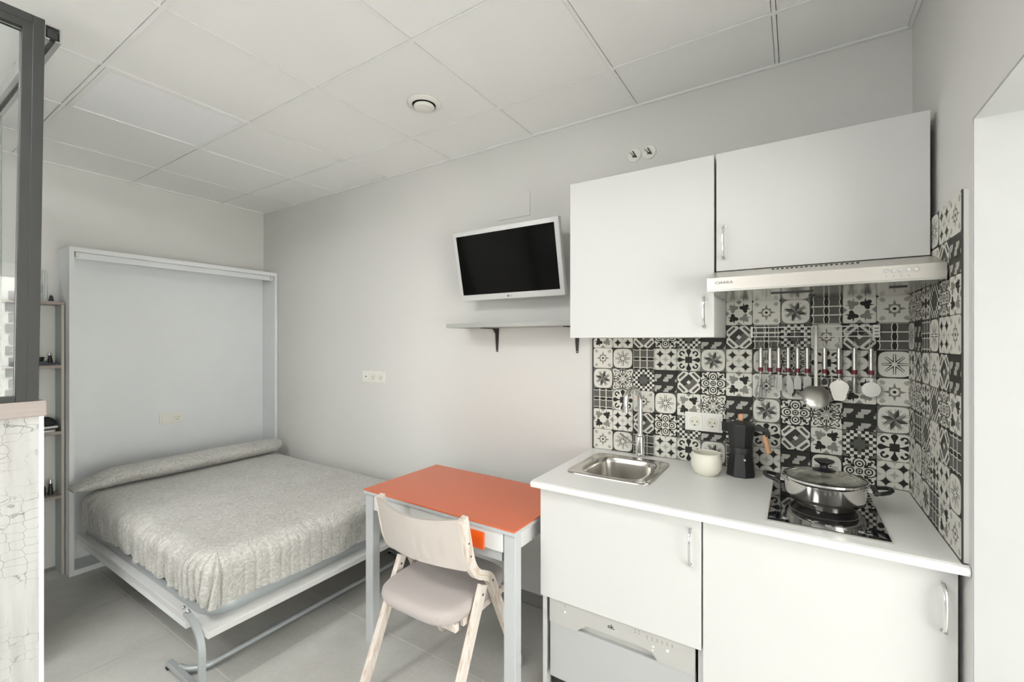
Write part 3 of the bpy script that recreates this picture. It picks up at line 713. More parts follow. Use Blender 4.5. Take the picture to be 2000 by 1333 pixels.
# cover plates near the ceiling
for xx, lab in ((-.997, 'left of two round white cable outlet covers high above the wall cabinet'), (-.927, 'right of two round white cable outlet covers high above the wall cabinet')):
    t = thing('cable_outlet', lab, 'cable outlet', (xx, 0, 2.283), 'round outlet covers above the wall cabinet')
    m = MB(); m.lathe((xx, -.0002, 2.319), [(.0335, 0), (.0335, .002), (.030, .006), (.002, .007)], 36, 'y'); m.obj('cover_plate', M['plateplastic'], t)
    m = MB(); m.sweep([(xx-.018, -.011, 2.332), (xx-.004, -.012, 2.318), (xx+.001, -.011, 2.308)], [(.003, .001), (-.003, .001), (-.003, -.001), (.003, -.001)]); m.sweep([(xx-.004, -.011, 2.337), (xx+.004, -.014, 2.322), (xx+.010, -.012, 2.312)], [(.004, .001), (-.004, .001), (-.004, -.001), (.004, -.001)])
    m.box(xx-.006, xx+.009, -.010, -.007, 2.308, 2.316); m.obj('metal_clip', M['iron'], t, smooth=False)
    m = MB(); m.lathe((xx+.011, -.0075, 2.3075), [(.0035, 0), (.003, .004)], 12, 'y'); m.obj('screw', M['hole'], t)
m = MB(); m.box(-1.785, -1.571, -.005, -.0002, 2.122, 2.262, .0015, 1)
tag(m.obj('junction_cover', M['wall'], smooth=False), 'flat wall-coloured junction box cover just above the television', 'cover plate')
# ceiling vent
t = thing('ceiling_vent', 'round white air valve in the ceiling', 'air vent', (-1.818, -.567, HC))
c = (-1.818, -.567, HC)
m = MB(); m.lathe(c, [(.078, 0), (.078, -.004), (.070, -.011), (.058, -.013), (.054, -.009), (.054, .0)], 48, caps=False); m.obj('collar', M['plateplastic'], t)
m = MB(); m.lathe(c, [(.0535, -.001), (.001, -.001)], 48, caps=False); m.obj('opening', M['dark'], t)
m = MB(); m.lathe(c, [(.010, -.0012), (.010, -.012), (.047, -.014), (.048, -.018), (.040, -.026), (.001, -.030)], 48, caps=False); m.obj('disc', M['plateplastic'], t)

# ---------------------------------------------------------------- television, shelf
t = thing('television', 'small white-framed flat television tilted forward on the wall', 'television', (-1.63, -.1, 1.658))
bl, tl = Vector((0, -.122, 1.658)), Vector((0, -.202, 2.032)); up = (tl-bl).normalized(); nr = Vector((0, -up.z, up.y)); HH = (tl-bl).length
Rt = Matrix((Vector((1, 0, 0)), -nr, up)).transposed()
def tvbox(name, x0, x1, h0, h1, d0, d1, m_, parent, bev=0, seg=2):
    m = MB(); m.box(x0, x1, -d1, -d0, h0, h1, bev, seg)
    for v in m.bm.verts: v.co = Rt @ v.co + Vector((0, bl.y, bl.z))
    return m.obj(name, m_, parent, smooth=bool(bev))
xa, xb = -1.958, -1.300
tvbox('bezel', xa, xb, 0, HH, -.030, 0, M['white'], t, .006, 3)
tvbox('screen', xa+.026, xb-.026, .034, HH-.026, .0, .0012, M['screen'], t)
tvbox('rear_housing', xa+.15, xb-.15, .05, HH-.08, -.048, -.0305, M['white'], t)
m = MB(); m.box(-1.67, -1.59, -.122, -.0005, 1.81, 1.88); m.obj('wall_mount', M['black'], t, smooth=False)
p = Rt @ Vector((-1.622, -.0008, .017)) + Vector((0, bl.y, bl.z))
m = MB(); m.lathe((0, 0, 0), [(.0068, 0), (.0068, .0006)], 20, 'y')
for v in m.bm.verts: v.co = Rt @ (v.co+Vector((-1.634, -.0002, .017)))+Vector((0, bl.y, bl.z))
m.obj('emblem', M['logog'], t, smooth=False)
p = Rt @ Vector((-1.617, -.0006, .017)) + Vector((0, bl.y, bl.z))
text('LG', .0135, p, Rt @ ROTW, M['logog'], t, 'logo')
t = thing('wall_shelf', 'plain grey wall shelf on dark iron brackets below the television', 'shelf', (-1.6, 0, 1.365))
MB().box(-1.998, -1.182, -.205, -.001, 1.507, 1.530, .001, 1).obj('board', M['shelfgrey'], t, smooth=False)
for xx in (-1.79, -1.292):
    m = MB(); m.sweep([(xx, -.003, 1.507), (xx, -.003, 1.44), (xx, -.003, 1.372)], [(.010, .002), (-.010, .002), (-.010, -.002), (.010, -.002)], up=Vector((0, 1, 0)), scale=[1.2, 1.0, .6])
    m.box(xx-.009, xx+.009, -.150, -.001, 1.5025, 1.5065); m.prism([(-.003, 1.503), (-.045, 1.503), (-.012, 1.47), (-.006, 1.42), (-.003, 1.42)], xx-.0025, xx+.0025, 'yz')
    b_ = m.obj('bracket', M['iron'], t, smooth=False)
    m = MB(); m.lathe((xx, -.005, 1.38), [(.003, 0), (.002, .003)], 10, 'y'); m.obj('screw', M['chrome'], b_)

# ---------------------------------------------------------------- utensil rack and utensils
t = thing('utensil_rack', 'white wire utensil rack fixed to the tiles above the hob', 'rack', (-.296, -.013, 1.448))
m = MB()
for z in (1.489, 1.470, 1.4515): m.tube([(-.500, -.022, z), (-.112, -.022, z)], .0013 if z == 1.470 else .0022, 6)
for k in range(12): m.tube([(-.485+k*.033, -.022, 1.492), (-.485+k*.033, -.022, 1.448)], .0012, 6)
m.obj('wires', M['rackw'], t)
for x0, x1 in ((-.112, -.092), (-.506, -.498)): MB().box(x0, x1, -.027, -.013, 1.447, 1.493, .001, 1).obj('end_plate', M['rackw'], t, smooth=False)
m = MB()
for k in range(3): m.box(-.108, -.096, -.0275, -.0272, 1.455+k*.012, 1.458+k*.012)
m.obj('end_slots', M['hole'], t, smooth=False)
YU = -.034
def utensil(name, x, label, cat, head, top=1.407):
    t = thing(name, label, cat, (x, YU, 1.20), 'hanging kitchen utensils')
    m = MB(); m.lathe((x, YU, 0), [(.0005, top), (.0068, top), (.0078, top-.006), (.0078, 1.327)], 14, caps=False); m.obj('handle', M['steel'], t)
    m = MB(); m.lathe((x, YU, 0), [(.0088, 1.327), (.0088, 1.311)], 14); m.obj('band', M['red'], t)
    m = MB(); m.lathe((x, YU, 0), [(.0062, 1.311), (.0055, 1.302), (.004, 1.299)], 14); m.obj('ferrule', M['steel'], t)
    m = MB(); m.tube([(x, YU, top), (x-.005, YU, top+.010), (x-.004, YU, top+.021), (x, YU, top+.025), (x+.004, YU, top+.021), (x+.005, YU, top+.010)], .0013, 6, closed=True)
    m.tube([(x, YU+.003, top+.0235), (x, YU-.003, top+.030), (x, YU+.002, 1.444), (x, YU+.008, 1.447)], .0012, 6); m.obj('hanging_loop', M['steel'], t)
    m = MB(); head(m, x); m.obj('head', M['rackw'] if name == 'pizza_cutter' else M['potm'] if name == 'cake_server' else M['headsteel'], t, angle=40)
    return t
def flat(m, poly, x, th=.0016, y=YU): m.prism([(x+a, b) for a, b in poly], y-th/2, y+th/2, 'xz')
def ring(m, x, z, rx, rz, th=.0016, y=YU, n=20): m.tube([(x+rx*math.cos(2*PI*i/n), y, z+rz*math.sin(2*PI*i/n)) for i in range(n)], th, 6, closed=True)
def h_whisk(m, x):
    for a in range(5):
        b = a*PI/5; pts = []
        for i in range(17):
            s = i/16; w = .021*math.sin(PI*s)**.8 if i not in (0, 16) else .002
            sgn = 1; ang = s*PI; pts.append((x+math.cos(b)*.021*math.sin(s*2*PI)*(1 if s < .5 else 1)*abs(math.sin(ang))**.1, YU+math.sin(b)*.016*math.sin(s*2*PI), 1.298-.108*math.sin(ang)**.9))
        m.tube(pts, .0013, 5)
def h_spiral(m, x):
    m.tube([(x+.006*math.cos(i*.9), YU+.004*math.sin(i*.9), 1.298-i*.0022) for i in range(34)], .0015, 6)
    m.tube([(x, YU, 1.30), (x, YU, 1.27)], .002, 6)
def h_peeler(m, x): flat(m, [(-.011, 1.299), (.011, 1.299), (.012, 1.25), (.008, 1.235), (-.008, 1.235), (-.012, 1.25)], x); m.tube([(x-.006, YU-.002, 1.29), (x-.006, YU-.002, 1.245)], .0012, 6)
def h_knife(m, x): flat(m, [(-.004, 1.3), (.006, 1.3), (.017, 1.27), (.018, 1.235), (.006, 1.21), (-.006, 1.245)], x)
def h_slicer(m, x): flat(m, [(-.004, 1.3), (.004, 1.3), (.012, 1.285), (.012, 1.245), (-.012, 1.245), (-.012, 1.285)], x); ring(m, x+.004, 1.232, .008, .007)
def h_grater(m, x):
    flat(m, [(-.004, 1.3), (.004, 1.3), (.013, 1.29), (.013, 1.24), (-.013, 1.24), (-.013, 1.29)], x)
    for k in range(4): m.tube([(x-.010, YU-.002, 1.282-k*.010), (x+.010, YU-.002, 1.282-k*.010)], .0012, 5)
def h_opener(m, x): ring(m, x, 1.278, .011, .017, .0026); ring(m, x, 1.249, .013, .012, .0026); m.box(x-.010, x+.010, YU-.002, YU+.002, 1.262, 1.267)
def h_spatula(m, x): m.tube([(x, YU, 1.30), (x, YU, 1.285)], .003, 8); flat(m, [(-.004, 1.29), (.004, 1.29), (.026, 1.274), (.030, 1.262), (.018, 1.216), (.012, 1.210), (-.012, 1.210), (-.018, 1.216), (-.030, 1.262), (-.026, 1.274)], x, .002)
def h_corer(m, x): m.lathe((x, YU, 0), [(.007, 1.299), (.008, 1.29), (.0085, 1.245), (.008, 1.243)], 14, caps=False); m.tube([(x-.016, YU, 1.245), (x+.016, YU, 1.243)], .0018, 6)
def h_pizza(m, x): flat(m, [(-.005, 1.3), (.005, 1.3), (.004, 1.262), (-.004, 1.262)], x, .003, YU+.003); m.lathe((x, YU, 1.257), [(.0005, .001), (.004, .001), (.026, .0004), (.0275, 0), (.026, -.0004), (.0005, -.001)], 36, 'y', caps=False)
utensil('balloon_whisk', -.469, 'wire balloon whisk, first utensil from the left on the rack', 'whisk', h_whisk)
utensil('corkscrew', -.436, 'twisted steel corkscrew, second utensil from the left on the rack', 'corkscrew', h_spiral)
utensil('peeler', -.406, 'steel peeler with short square blade, third from the left on the rack', 'peeler', h_peeler)
utensil('paring_knife', -.374, 'steel utensil with curved blade, fourth from the left on the rack', 'knife', h_knife)
utensil('cheese_slicer', -.343, 'steel slicer with a small ring at its tip, fifth from the left', 'slicer', h_slicer)
utensil('hand_grater', -.311, 'small steel hand grater just left of the long ladle', 'grater', h_grater)
utensil('bottle_opener', -.256, 'steel bottle opener with two holes just right of the long ladle', 'bottle opener', h_opener)
utensil('cake_server', -.212, 'steel slice with wide trapezoid blade, third from the right', 'server', h_spatula)
utensil('apple_corer', -.166, 'steel tube corer between the wide slice and the pizza cutter', 'corer', h_corer)
utensil('pizza_cutter', -.118, 'pizza cutter with round steel wheel at the right end of the rack', 'pizza cutter', h_pizza)
t = thing('ladle', 'long-handled all-steel ladle with round bowl hanging in the middle of the rack', 'ladle', (-.284, -.055, 1.18))
m = MB(); x = -.284; m.sweep([(x, -.030, 1.498), (x, -.036, 1.490), (x, -.040, 1.45), (x, -.045, 1.36), (x, -.048, 1.25)], [(.0062, 0), (.004, .0018), (-.004, .0018), (-.0062, 0), (-.004, -.0018), (.004, -.0018)], up=Vector((0, 1, 0))); m.tube([(x, -.030, 1.497), (x, -.020, 1.499), (x, -.016, 1.490)], .002, 6); m.obj('handle', M['hood'], t)
m = MB(); cc = Vector((x, -.066, 1.222)); n_ = 36; loops = []
for r_, d_ in [(.006, .028), (.024, .024), (.038, .015), (.045, .004), (.047, -.005), (.0455, -.005), (.044, .003), (.036, .013), (.022, .021), (.005, .025)]:
    loops.append([cc+Vector((r_*math.cos(2*PI*i/n_), -d_*.8+r_*math.sin(2*PI*i/n_)*.35, r_*math.sin(2*PI*i/n_)*.86-d_*.5)) for i in range(n_)])
m.loft(loops); m.obj('bowl', M['steel'], t)

# ---------------------------------------------------------------- table
t = thing('table', 'small table with orange top and grey metal legs between bed and worktop', 'table', (-1.648, -.45, 0))
X0, X1, Y0, Y1, ZT = -2.078, -1.216, -.709, -.207, .73
MB().box(X0, X1, Y0, Y1, ZT-.006, ZT, .001, 1).obj('table_top', M['orange'], t, smooth=False)
m = MB(); m.box(X0+.001, X1-.001, Y0+.001, Y1-.001, ZT-.020, ZT-.0062, .001, 1); m.obj('top_frame', M['tabmetal'], t, smooth=False)
for (xa_, ya_) in ((X0+.003, Y0+.012), (X1-.056, Y0+.012), (X0+.003, Y1-.054), (X1-.056, Y1-.054)):
    m = MB(); m.box(xa_, xa_+.052, ya_, ya_+.042, 0, ZT-.0205, .002, 1); m.obj('leg', M['tabmetal'], t, smooth=False)
m = MB(); m.box(X0+.056, X0+.30, Y0+.018, Y0+.030, ZT-.095, ZT-.021); m.obj('apron', M['tabwhite'], t, smooth=False)
m = MB(); m.box(X0+.056, X1-.057, Y1-.03, Y1-.015, ZT-.095, ZT-.021); m.obj('apron', M['tabwhite'], t, smooth=False)
for xx in (X0+.02, X1-.03): MB().box(xx, xx+.013, Y0+.056, Y1-.056, ZT-.09, ZT-.021).obj('apron', M['tabwhite'], t, smooth=False)
d = MB().box(X0+.303, X1-.060, Y0+.012, Y0+.028, ZT-.097, ZT-.024, .0012).obj('drawer', M['drawerw'], t, smooth=False)
MB().box(X0+.34, X1-.075, Y0+.0285, Y1-.06, ZT-.14, ZT-.03).obj('drawer_box', M['tabmetal'], t, smooth=False)
m = MB(); m.box(-1.463, -1.362, Y0+.002, Y0+.0115, .624, .690, .002, 2); m.obj('drawer_pull', M['orangep'], d)
t.rotation_euler.z = math.radians(-1.0)

# ---------------------------------------------------------------- folding chair
t = thing('folding_chair', 'whitewashed wooden folding chair with fabric seat tucked at the orange table', 'chair', (-1.6, -.66, 0))
path = [(-.822, .782), (-.800, .69), (-.785, .62), (-.765, .572), (-.735, .538), (-.695, .520), (-.66, .498), (-.636, .46), (-.605, .385), (-.52, .21), (-.424, .002)]
def smooth_path(p, it=2):
    for _ in range(it):
        q = [p[0]]
        for i in range(len(p)-1):
            a, b = Vector(p[i]), Vector(p[i+1]); q += [tuple(a*.75+b*.25), tuple(a*.25+b*.75)]
        q.append(p[-1]); p = q
    return p
sp = smooth_path(path)
def ribbon(m, pts, x0, x1, th):
    loops = []
    for i, p in enumerate(pts):
        a, b = Vector(pts[max(i-1, 0)]), Vector(pts[min(i+1, len(pts)-1)]); d = (b-a).normalized(); nn = Vector((-d.y, d.x))*th/2; p = Vector(p)
        loops.append([(x0, p.x-nn.x, p.y-nn.y), (x1, p.x-nn.x, p.y-nn.y), (x1, p.x+nn.x, p.y+nn.y), (x0, p.x+nn.x, p.y+nn.y)])
    m.loft(loops)
CXL, CXR = (-1.838, -1.813), (-1.392, -1.367)
for (a_, b_) in (CXL, CXR):
    m = MB(); ribbon(m, sp, a_, b_, .036); o = m.obj('side_frame', M['chairwood'], t, angle=50)
    m = MB(); 
    i0, i1 = int(len(sp)*.30), int(len(sp)*.80)
    ribbon(m, sp[i0:i1], a_-.0004, b_+.0004, .003); m.obj('ply_line', M['chairply'], o, angle=50)
    m = MB()
    for k in (int(len(sp)*.14), int(len(sp)*.22)): m.lathe((b_+.0002, sp[k][0], sp[k][1]), [(.004, 0), (.004, .0006)], 12, 'x')
    m.lathe((b_+.0002, -.645, .478), [(.005, 0), (.005, .0008)], 12, 'x')
    m.obj('screw', M['iron'], o)
for (a_, b_) in (CXL, CXR):
    m = MB(); ribbon(m, [(-.697, .482), (-.800, .258), (-.918, .002)], a_, b_, .034); o = m.obj('rear_leg', M['chairwood'], t, angle=40)
    m = MB(); m.lathe((b_+.0002, -.712, .452), [(.005, 0), (.005, .0008)], 12, 'x'); m.obj('screw', M['iron'], o)
# seat: frame rails and cushion
sx0, sx1, sy0, sy1, sz = CXL[1]+.004, CXR[0]-.004, -.885, -.452, .436
xc, yc = (sx0+sx1)/2, (sy0+sy1)/2; hx, hy = (sx1-sx0)/2, (sy1-sy0)/2
for yy in (sy0+.055, sy1-.06):
    MB().box(sx0+.03, sx1-.01, yy, yy+.022, sz-.052-.032, sz-.053, .002, 1).obj('seat_rail', M['chairwood'], t, smooth=False)
for xx in (sx0+.008, sx1-.026):
    MB().box(xx, xx+.018, sy0+.10, sy1-.07, sz-.052-.030, sz-.053, .002, 1).obj('seat_rail', M['chairwood'], t, smooth=False)
m = MB(); L = []
def seatloop(k, z): return [Vector((p.x, p.y, z+.012*((p.y-yc)/hy)*.5)) for p in sup(xc, yc, hx*k, hy*k, 4.4, z, 72, taper=0)]
for k, z in ((.88, sz-.052), (.96, sz-.051), (.985, sz-.040), (1.0, sz-.026), (.985, sz-.010), (.94, sz-.001), (.88, sz+.003), (.65, sz+.006), (.35, sz+.007), (.05, sz+.007)): L.append(seatloop(k, z))
m.loft(L); m.obj('seat', M['seat'], t, angle=70)
# backrest sleeve
m = MB(); nx, nz_ = 40, 12; F = [[], []]
def back_pt(u, v, side):
    x = CXL[0]-.004+(CXR[1]+.004-.022-CXL[0])*u if False else (CXL[1]-.012)+(CXR[0]+.006-(CXL[1]-.012))*u
    zt = .780-.022*math.sin(PI*u)**.9; zb = .572+.004*math.sin(PI*u)
    z = zb+(zt-zb)*v
    ybase = -.780-(z-.60)*.23
    bow = -.042*math.sin(PI*u)
    wr = .0025*math.sin(u*55+3*math.sin(v*4))*math.sin(PI*v)**.5*(.4+noise.noise(Vector((u*6, v*3, 1))))
    return Vector((x, ybase+bow+wr+(-.020 if side == 0 else -.004)*1.0, z))
loops = []
for i in range(nx+1):
    u = i/nx; lp = [back_pt(u, j/nz_, 0) for j in range(nz_+1)]+[back_pt(u, 1-j/nz_, 1) for j in range(nz_+1)]
    loops.append(lp)
m.loft(loops); m.obj('backrest', M['backf'], t, angle=60)

# ---------------------------------------------------------------- fold-down bed
UX, UY0, UY1, UZ = -4.055, -1.283, -.004, 2.010
t = thing('fold_down_bed', 'white fold-down wall bed, open, its tall frame against the far wall', 'bed', (-3.2, -.64, 0))
MB().box(-LX+.002, UX, UY0, UY0+.022, 0, UZ).obj('side_panel', M['bedwhite'], t, smooth=False)
MB().box(-LX+.002, UX, UY1-.022, UY1, 0, UZ).obj('side_panel', M['bedwhite'], t, smooth=False)
MB().box(-LX+.002, UX, UY0+.022, UY1-.022, UZ-.028, UZ).obj('top_panel', M['bedwhite'], t, smooth=False)
MB().box(-LX+.002, UX, UY0+.022, UY1-.022, 0, .032).obj('bottom_panel', M['bedwhite'], t, smooth=False)
MB().box(-LX+.014, -LX+.03, UY0+.022, UY1-.022, .032, UZ-.028).obj('back_panel', M['bedwhite'], t, smooth=False)
MB().box(UX-.05, UX-.035, UY0+.022, UY1-.022, UZ-.065, UZ-.028).obj('top_rail', M['bedwhite'], t, smooth=False)
for yy in (UY0+.03, UY1-.045): 
    m = MB(); m.box(UX-.034, UX-.010, yy, yy+.015, UZ-.058, UZ-.030, .002, 1); m.obj('catch', M['plateplastic'], t)
BX1, BY0, BY1, BZ = -2.335, -1.256, -.03, .262
MB().box(-4.02, BX1, BY0, BY1, BZ-.028, BZ, .0015, 1).obj('bed_board', M['white'], t, smooth=False)
MB().box(-4.04, BX1-.2, BY0+.0, BY0+.02, BZ-.055, BZ-.0285).obj('side_rail', M['bedwhite'], t, smooth=False)
# tubular frame around the mattress
fx1, fy0, fy1, rr = BX1-.090, BY0+.050, BY1-.05, .10
pts = [(-3.99, fy0, BZ+.0225)]
pts += [(fx1-rr+rr*math.sin(a), fy0+rr-rr*math.cos(a), BZ+.0225) for a in [i*PI/2/8 for i in range(9)]]
pts += [(fx1-rr+rr*math.cos(a), fy1-rr+rr*math.sin(a), BZ+.0225) for a in [i*PI/2/8 for i in range(9)]]
pts += [(-3.99, fy1, BZ+.0225)]
m = MB(); m.sweep(pts, [(-.014, -.022), (.014, -.022), (.016, -.018), (.016, .018), (.014, .022), (-.014, .022), (-.016, .018), (-.016, -.018)]); m.obj('tube_frame', M['bedgrey'], t)
def bedleg(y, s):
    m = MB(); pr_ = [(.016, .004), (-.016, .004), (-.016, -.004), (.016, -.004)]
    px = fx1-.07
    P = [(px, y, BZ+.034)]+bez((px+.03, y, BZ+.030), (px+.10, y, BZ+.015), (BX1-.022+.01, y, BZ-.02), (BX1-.018, y, .14), 10)+[(BX1-.018, y, .05), (BX1-.018, y, .012)]
    m.sweep(P, [(.007, .012), (-.007, .012), (-.007, -.012), (.007, -.012)], up=Vector((0, 1, 0)))
    o = m.obj('leg', M['bedgrey'], t, angle=50)
    m = MB(); m.box(-2.665, BX1-.012, y-.012, y+.012, .012, .034, .002, 1); m.obj('foot_bar', M['bedgrey'], o)
    m = MB(); m.box(-2.668, -2.645, y-.013, y+.013, 0, .0118, .002, 1); m.box(BX1-.03, BX1-.010, y-.013, y+.013, 0, .0118, .002, 1); m.obj('rubber_foot', M['rubber'], o)
    for xx, yy in ((px+.012, y+s*.0), (px-.028, y-s*.0)):
        m = MB(); m.lathe((xx, y, BZ+.044), [(.008, 0), (.008, .006), (.005, .010), (.001, .010)], 14, caps=False); m.obj('bolt', M['chrome'], o)
bedleg(BY0-.014, -1); bedleg(BY1+.0135, 1)
yA, yB, r2 = BY0, BY1, .09
pts = [(-2.605, BY0+.0, .024)]
pts = [(-2.50-r2+r2*math.sin(a), yA+r2-r2*math.cos(a), .025) for a in [i*PI/2/7 for i in range(8)]]+[(-2.50-r2+r2*math.cos(a), yB-r2+r2*math.sin(a), .025) for a in [i*PI/2/7 for i in range(8)]]
m = MB(); m.tube(pts, .0125, 12); m.obj('cross_bar', M['bedgrey'], t)
# mattress, bedspread, bolster
MT = .50
def spread():
    m = MB(); x0, x1, y0, y1 = -3.99, -2.365, -1.262, -.055; zt = .532; R = .085; D = .27
    ix0, ix1, iy0, iy1 = x0+R, x1-R, y0+R, y1-R
    per = []
    def addseg(a, b, nrm, n):
        for i in range(n):
            s = i/n; per.append((Vector((a[0]+(b[0]-a[0])*s, a[1]+(b[1]-a[1])*s)), Vector(nrm)))
    def addcorner(c, a0, n):
        for i in range(n): a = a0+PI/2*i/n; per.append((Vector(c), Vector((math.cos(a), math.sin(a)))))
    addseg((ix0, iy0), (ix1, iy0), (0, -1), 420); addcorner((ix1, iy0), -PI/2, 60)
    addseg((ix1, iy0), (ix1, iy1), (1, 0), 300); addcorner((ix1, iy1), 0, 20)
    addseg((ix1, iy1), (ix0, iy1), (0, 1), 60); addcorner((ix0, iy1), PI/2, 10)
    addseg((ix0, iy1), (ix0, iy0), (-1, 0), 40); addcorner((ix0, iy0), PI, 14)
    n = len(per); arcl = [0]
    for i in range(1, n):
        q0, n0 = per[i-1]; q1, n1 = per[i]; arcl.append(arcl[-1]+((q1+n1*R)-(q0+n0*R)).length)
    cxm, cym = (x0+x1)/2, (y0+y1)/2
    def foldamp(q):   # strongest near the foot corner of the open side
        k = max(0, (q.x+3.6)/1.25) if q.y < cym else 0
        return min(1, .25+k*.9)
    loops = []
    for k in range(1, 15):
        s = k/14; lp = []
        for q, nn in per:
            p = Vector((cxm+(q.x-cxm)*s, cym+(q.y-cym)*s)); 
            z = zt+.007*noise.noise(Vector((p.x*3, p.y*3, 0)))+.003*noise.noise(Vector((p.x*11, p.y*11, 3)))+.012*(1-s)
            lp.append(Vector((p.x, p.y, z)))
        loops.append(lp)
    steps = 22
    for k in range(1, steps+1):
        d0 = D*k/steps*1.0; lp = []
        for i, (q, nn) in enumerate(per):
            s = arcl[i]; fa = foldamp(q)
            hem = (.93 if nn.y < -.8 else .99)+.06*noise.noise(Vector((s*2.2, 5, 0)))+.03*noise.noise(Vector((s*14, 1, 0)))
            if nn.y > .5: hem *= .9
            d = d0*hem
            if d < PI*R/2: ang = d/R; off = R*math.sin(ang); z = zt-R*(1-math.cos(ang))
            else: off = R+(d-PI*R/2)*.03; z = zt-R-(d-PI*R/2)
            f = d0/D
            ph = s*62+4*noise.noise(Vector((s*5, 0, 0)))+(3.2 if nn.y < -.3 else -1.0)*f
            pl = (1-2.6*(1-abs(math.sin(ph)))**2)*(.6+.8*noise.noise(Vector((s*9, 2, 7)))) + .4*math.sin(s*47+5*noise.noise(Vector((s*3, 4, 0)))+2*f)
            amp = (.017 if nn.y < -.05 or nn.x < .9 else .0022)*fa*f**.6+.001*f
            pl2 = noise.noise(Vector((s*9, f*2.5, 9)))*.012*f+noise.noise(Vector((s*30, f*6, 2)))*.004*f
            taper = -.050*max(0, f-.35)*(1.0 if nn.x > -.3 else .2)
            off += pl*amp+pl2+taper*.8
            if nn.x < -.5: off = min(off, R)
            if nn.y > .5: off = min(off, R)
            p = q+nn*off
            lp.append(Vector((p.x, p.y, max(z, BZ+.0475) + (.007*noise.noise(Vector((p.x*3, p.y*3, 0)))*(1-f)))))
        loops.append(lp)
    m.loft(loops, caps=False)
    m.bm.verts.ensure_lookup_table(); m.bm.faces.new(m.bm.verts[:n])
    return m
sm = spread(); bs = sm.obj('bedspread', M['paisley'], angle=80); tag(bs, 'pale grey paisley bedspread gathered over the open wall bed', 'bedspread')
def bolster():
    m = MB(); loops = []; n = 36; ya, yb_ = -1.306, -.045
    for i in range(61):
        s = i/60; y = ya+(yb_-ya)*s
        e = min(1, (1-abs(2*s-1)**14)**.5+.02) if s > .5 else min(1, .18+.82*min(1, s/.13)**.7)
        lp = []
        for j in range(n):
            a = 2*PI*j/n
            rx, rz = .105*(.55+.45*e if s < .5 else e), .054*e
            w = 1+.05*noise.noise(Vector((math.cos(a)*1.2, math.sin(a)*1.2, y*5)))+.02*noise.noise(Vector((math.cos(a)*3, math.sin(a)*3, y*16)))
            zc = .593 if s > .16 else .593-.034*(1-s/.16)
            lp.append(Vector((-3.925+rx*math.cos(a)*w, y, zc+rz*math.sin(a)*w)))
        loops.append(lp)
    m.loft(loops); return m
bo = bolster().obj('bolster', M['paisley'], angle=80); tag(bo, 'long paisley bolster pillow across the head of the bed', 'pillow')
schuko('bed_socket', 'white switch and socket plate on the back board of the wall bed', 'socket', (-.765, .826, -LX+.0302), 'bs', .068, facing='x')

# ---------------------------------------------------------------- narrow shelving left of the bed
SXF = -4.137
t = thing('shelving_unit', 'narrow open shelving unit between the wall bed and the partition', 'shelves', (-4.2, -1.47, 0))
MB().box(-LX+.013, SXF, -1.3005, -1.2875, 0, 1.655).obj('side_panel', M['shelfside'], t, smooth=False)
MB().box(SXF, SXF+.002, -1.3008, -1.2872, 0, 1.655).obj('edge_band', M['shelfedge'], t, smooth=False)
MB().box(-LX+.013, SXF, -1.668, -1.650, 0, 1.655).obj('side_panel', M['shelfside'], t, smooth=False)
for z in (1.655, 1.267, .862, .470):
    o = MB().box(-LX+.013, SXF+(.003 if z == 1.655 else 0), -1.668 if z == 1.655 else -1.6495, -1.2865 if z == 1.655 else -1.3010, z+.0005, z+.020, .0005, 1).obj('shelf', M['shelfwood'], t, smooth=False)
MB().box(-LX+.0125, -LX+.013, -1.65, -1.3006, .02, 1.655).obj('back_board', M['shelfback'], t, smooth=False)
def cone_thing(y, z, x=-4.19, lab='', h=.062, r=.020):
    t = thing('cone_ornament', lab, 'ornament', (x, y, z), 'small dark cones on the shelves')
    m = MB(); m.lathe((x, y, z), [(r, 0), (r*1.02, .004), (r*.55, h*.72)], 20); m.obj('body', M['black'], t)
    m = MB(); m.lathe((x, y, z+h*.72), [(r*.5, 0), (r*.45, h*.1), (r*.35, h*.26), (.001, h*.3)], 16, caps=False); m.obj('silver_tip', M['chrome'], t)
cone_thing(-1.334, 1.6755, h=.052, r=.0125, lab='small dark cone with silver tip on the top shelf')
cone_thing(-1.330, 1.3005, -4.235, h=.062, r=.012, lab='small dark cone with silver tip on the second shelf from the top')
cone_thing(-1.335, .4905, -4.20, lab='small dark cone with silver tip on the lowest shelf', h=.095, r=.014)
m = MB(); m.lathe((-4.2, -1.358, 1.676), [(.002, 0), (.011, 0), (.0115, .004), (.0115, .19), (.0095, .19), (.0095, .01), (.001, .01)], 28, caps=False)
tag(m.obj('glass_vase', M['glass']), 'slim clear glass vase on the top shelf behind the partition', 'vase')
m = MB(); m.lathe((-4.2, -1.398, 1.676), [(.002, 0), (.018, .0), (.021, .003), (.021, .045), (.026, .06), (.026, .105), (.023, .105), (.023, .06), (.018, .044), (.018, .006), (.001, .006)], 28, caps=False)
tag(m.obj('drinking_glass', M['glass']), 'clear drinking glass beside the slim vase on the top shelf', 'glass')
m = MB(); m.box(-4.262, -4.15, -1.50, -1.308, 1.2875, 1.300, .005, 2); m.box(-4.225, -4.155, -1.50, -1.352, 1.2995, 1.312, .005, 2)
tag(m.obj('folded_cloth', M['greycloth']), 'slate grey folded cloth on the second shelf from the top', 'cloth')
m = MB(); m.lathe((-4.19, -1.385, 1.3125), [(.015, 0), (.018, .004), (.024, .025), (.022, .025), (.015, .006), (.001, .005)], 20, caps=False)
tag(m.obj('small_bowl', M['black']), 'tiny dark bowl standing on the grey folded cloth', 'bowl')
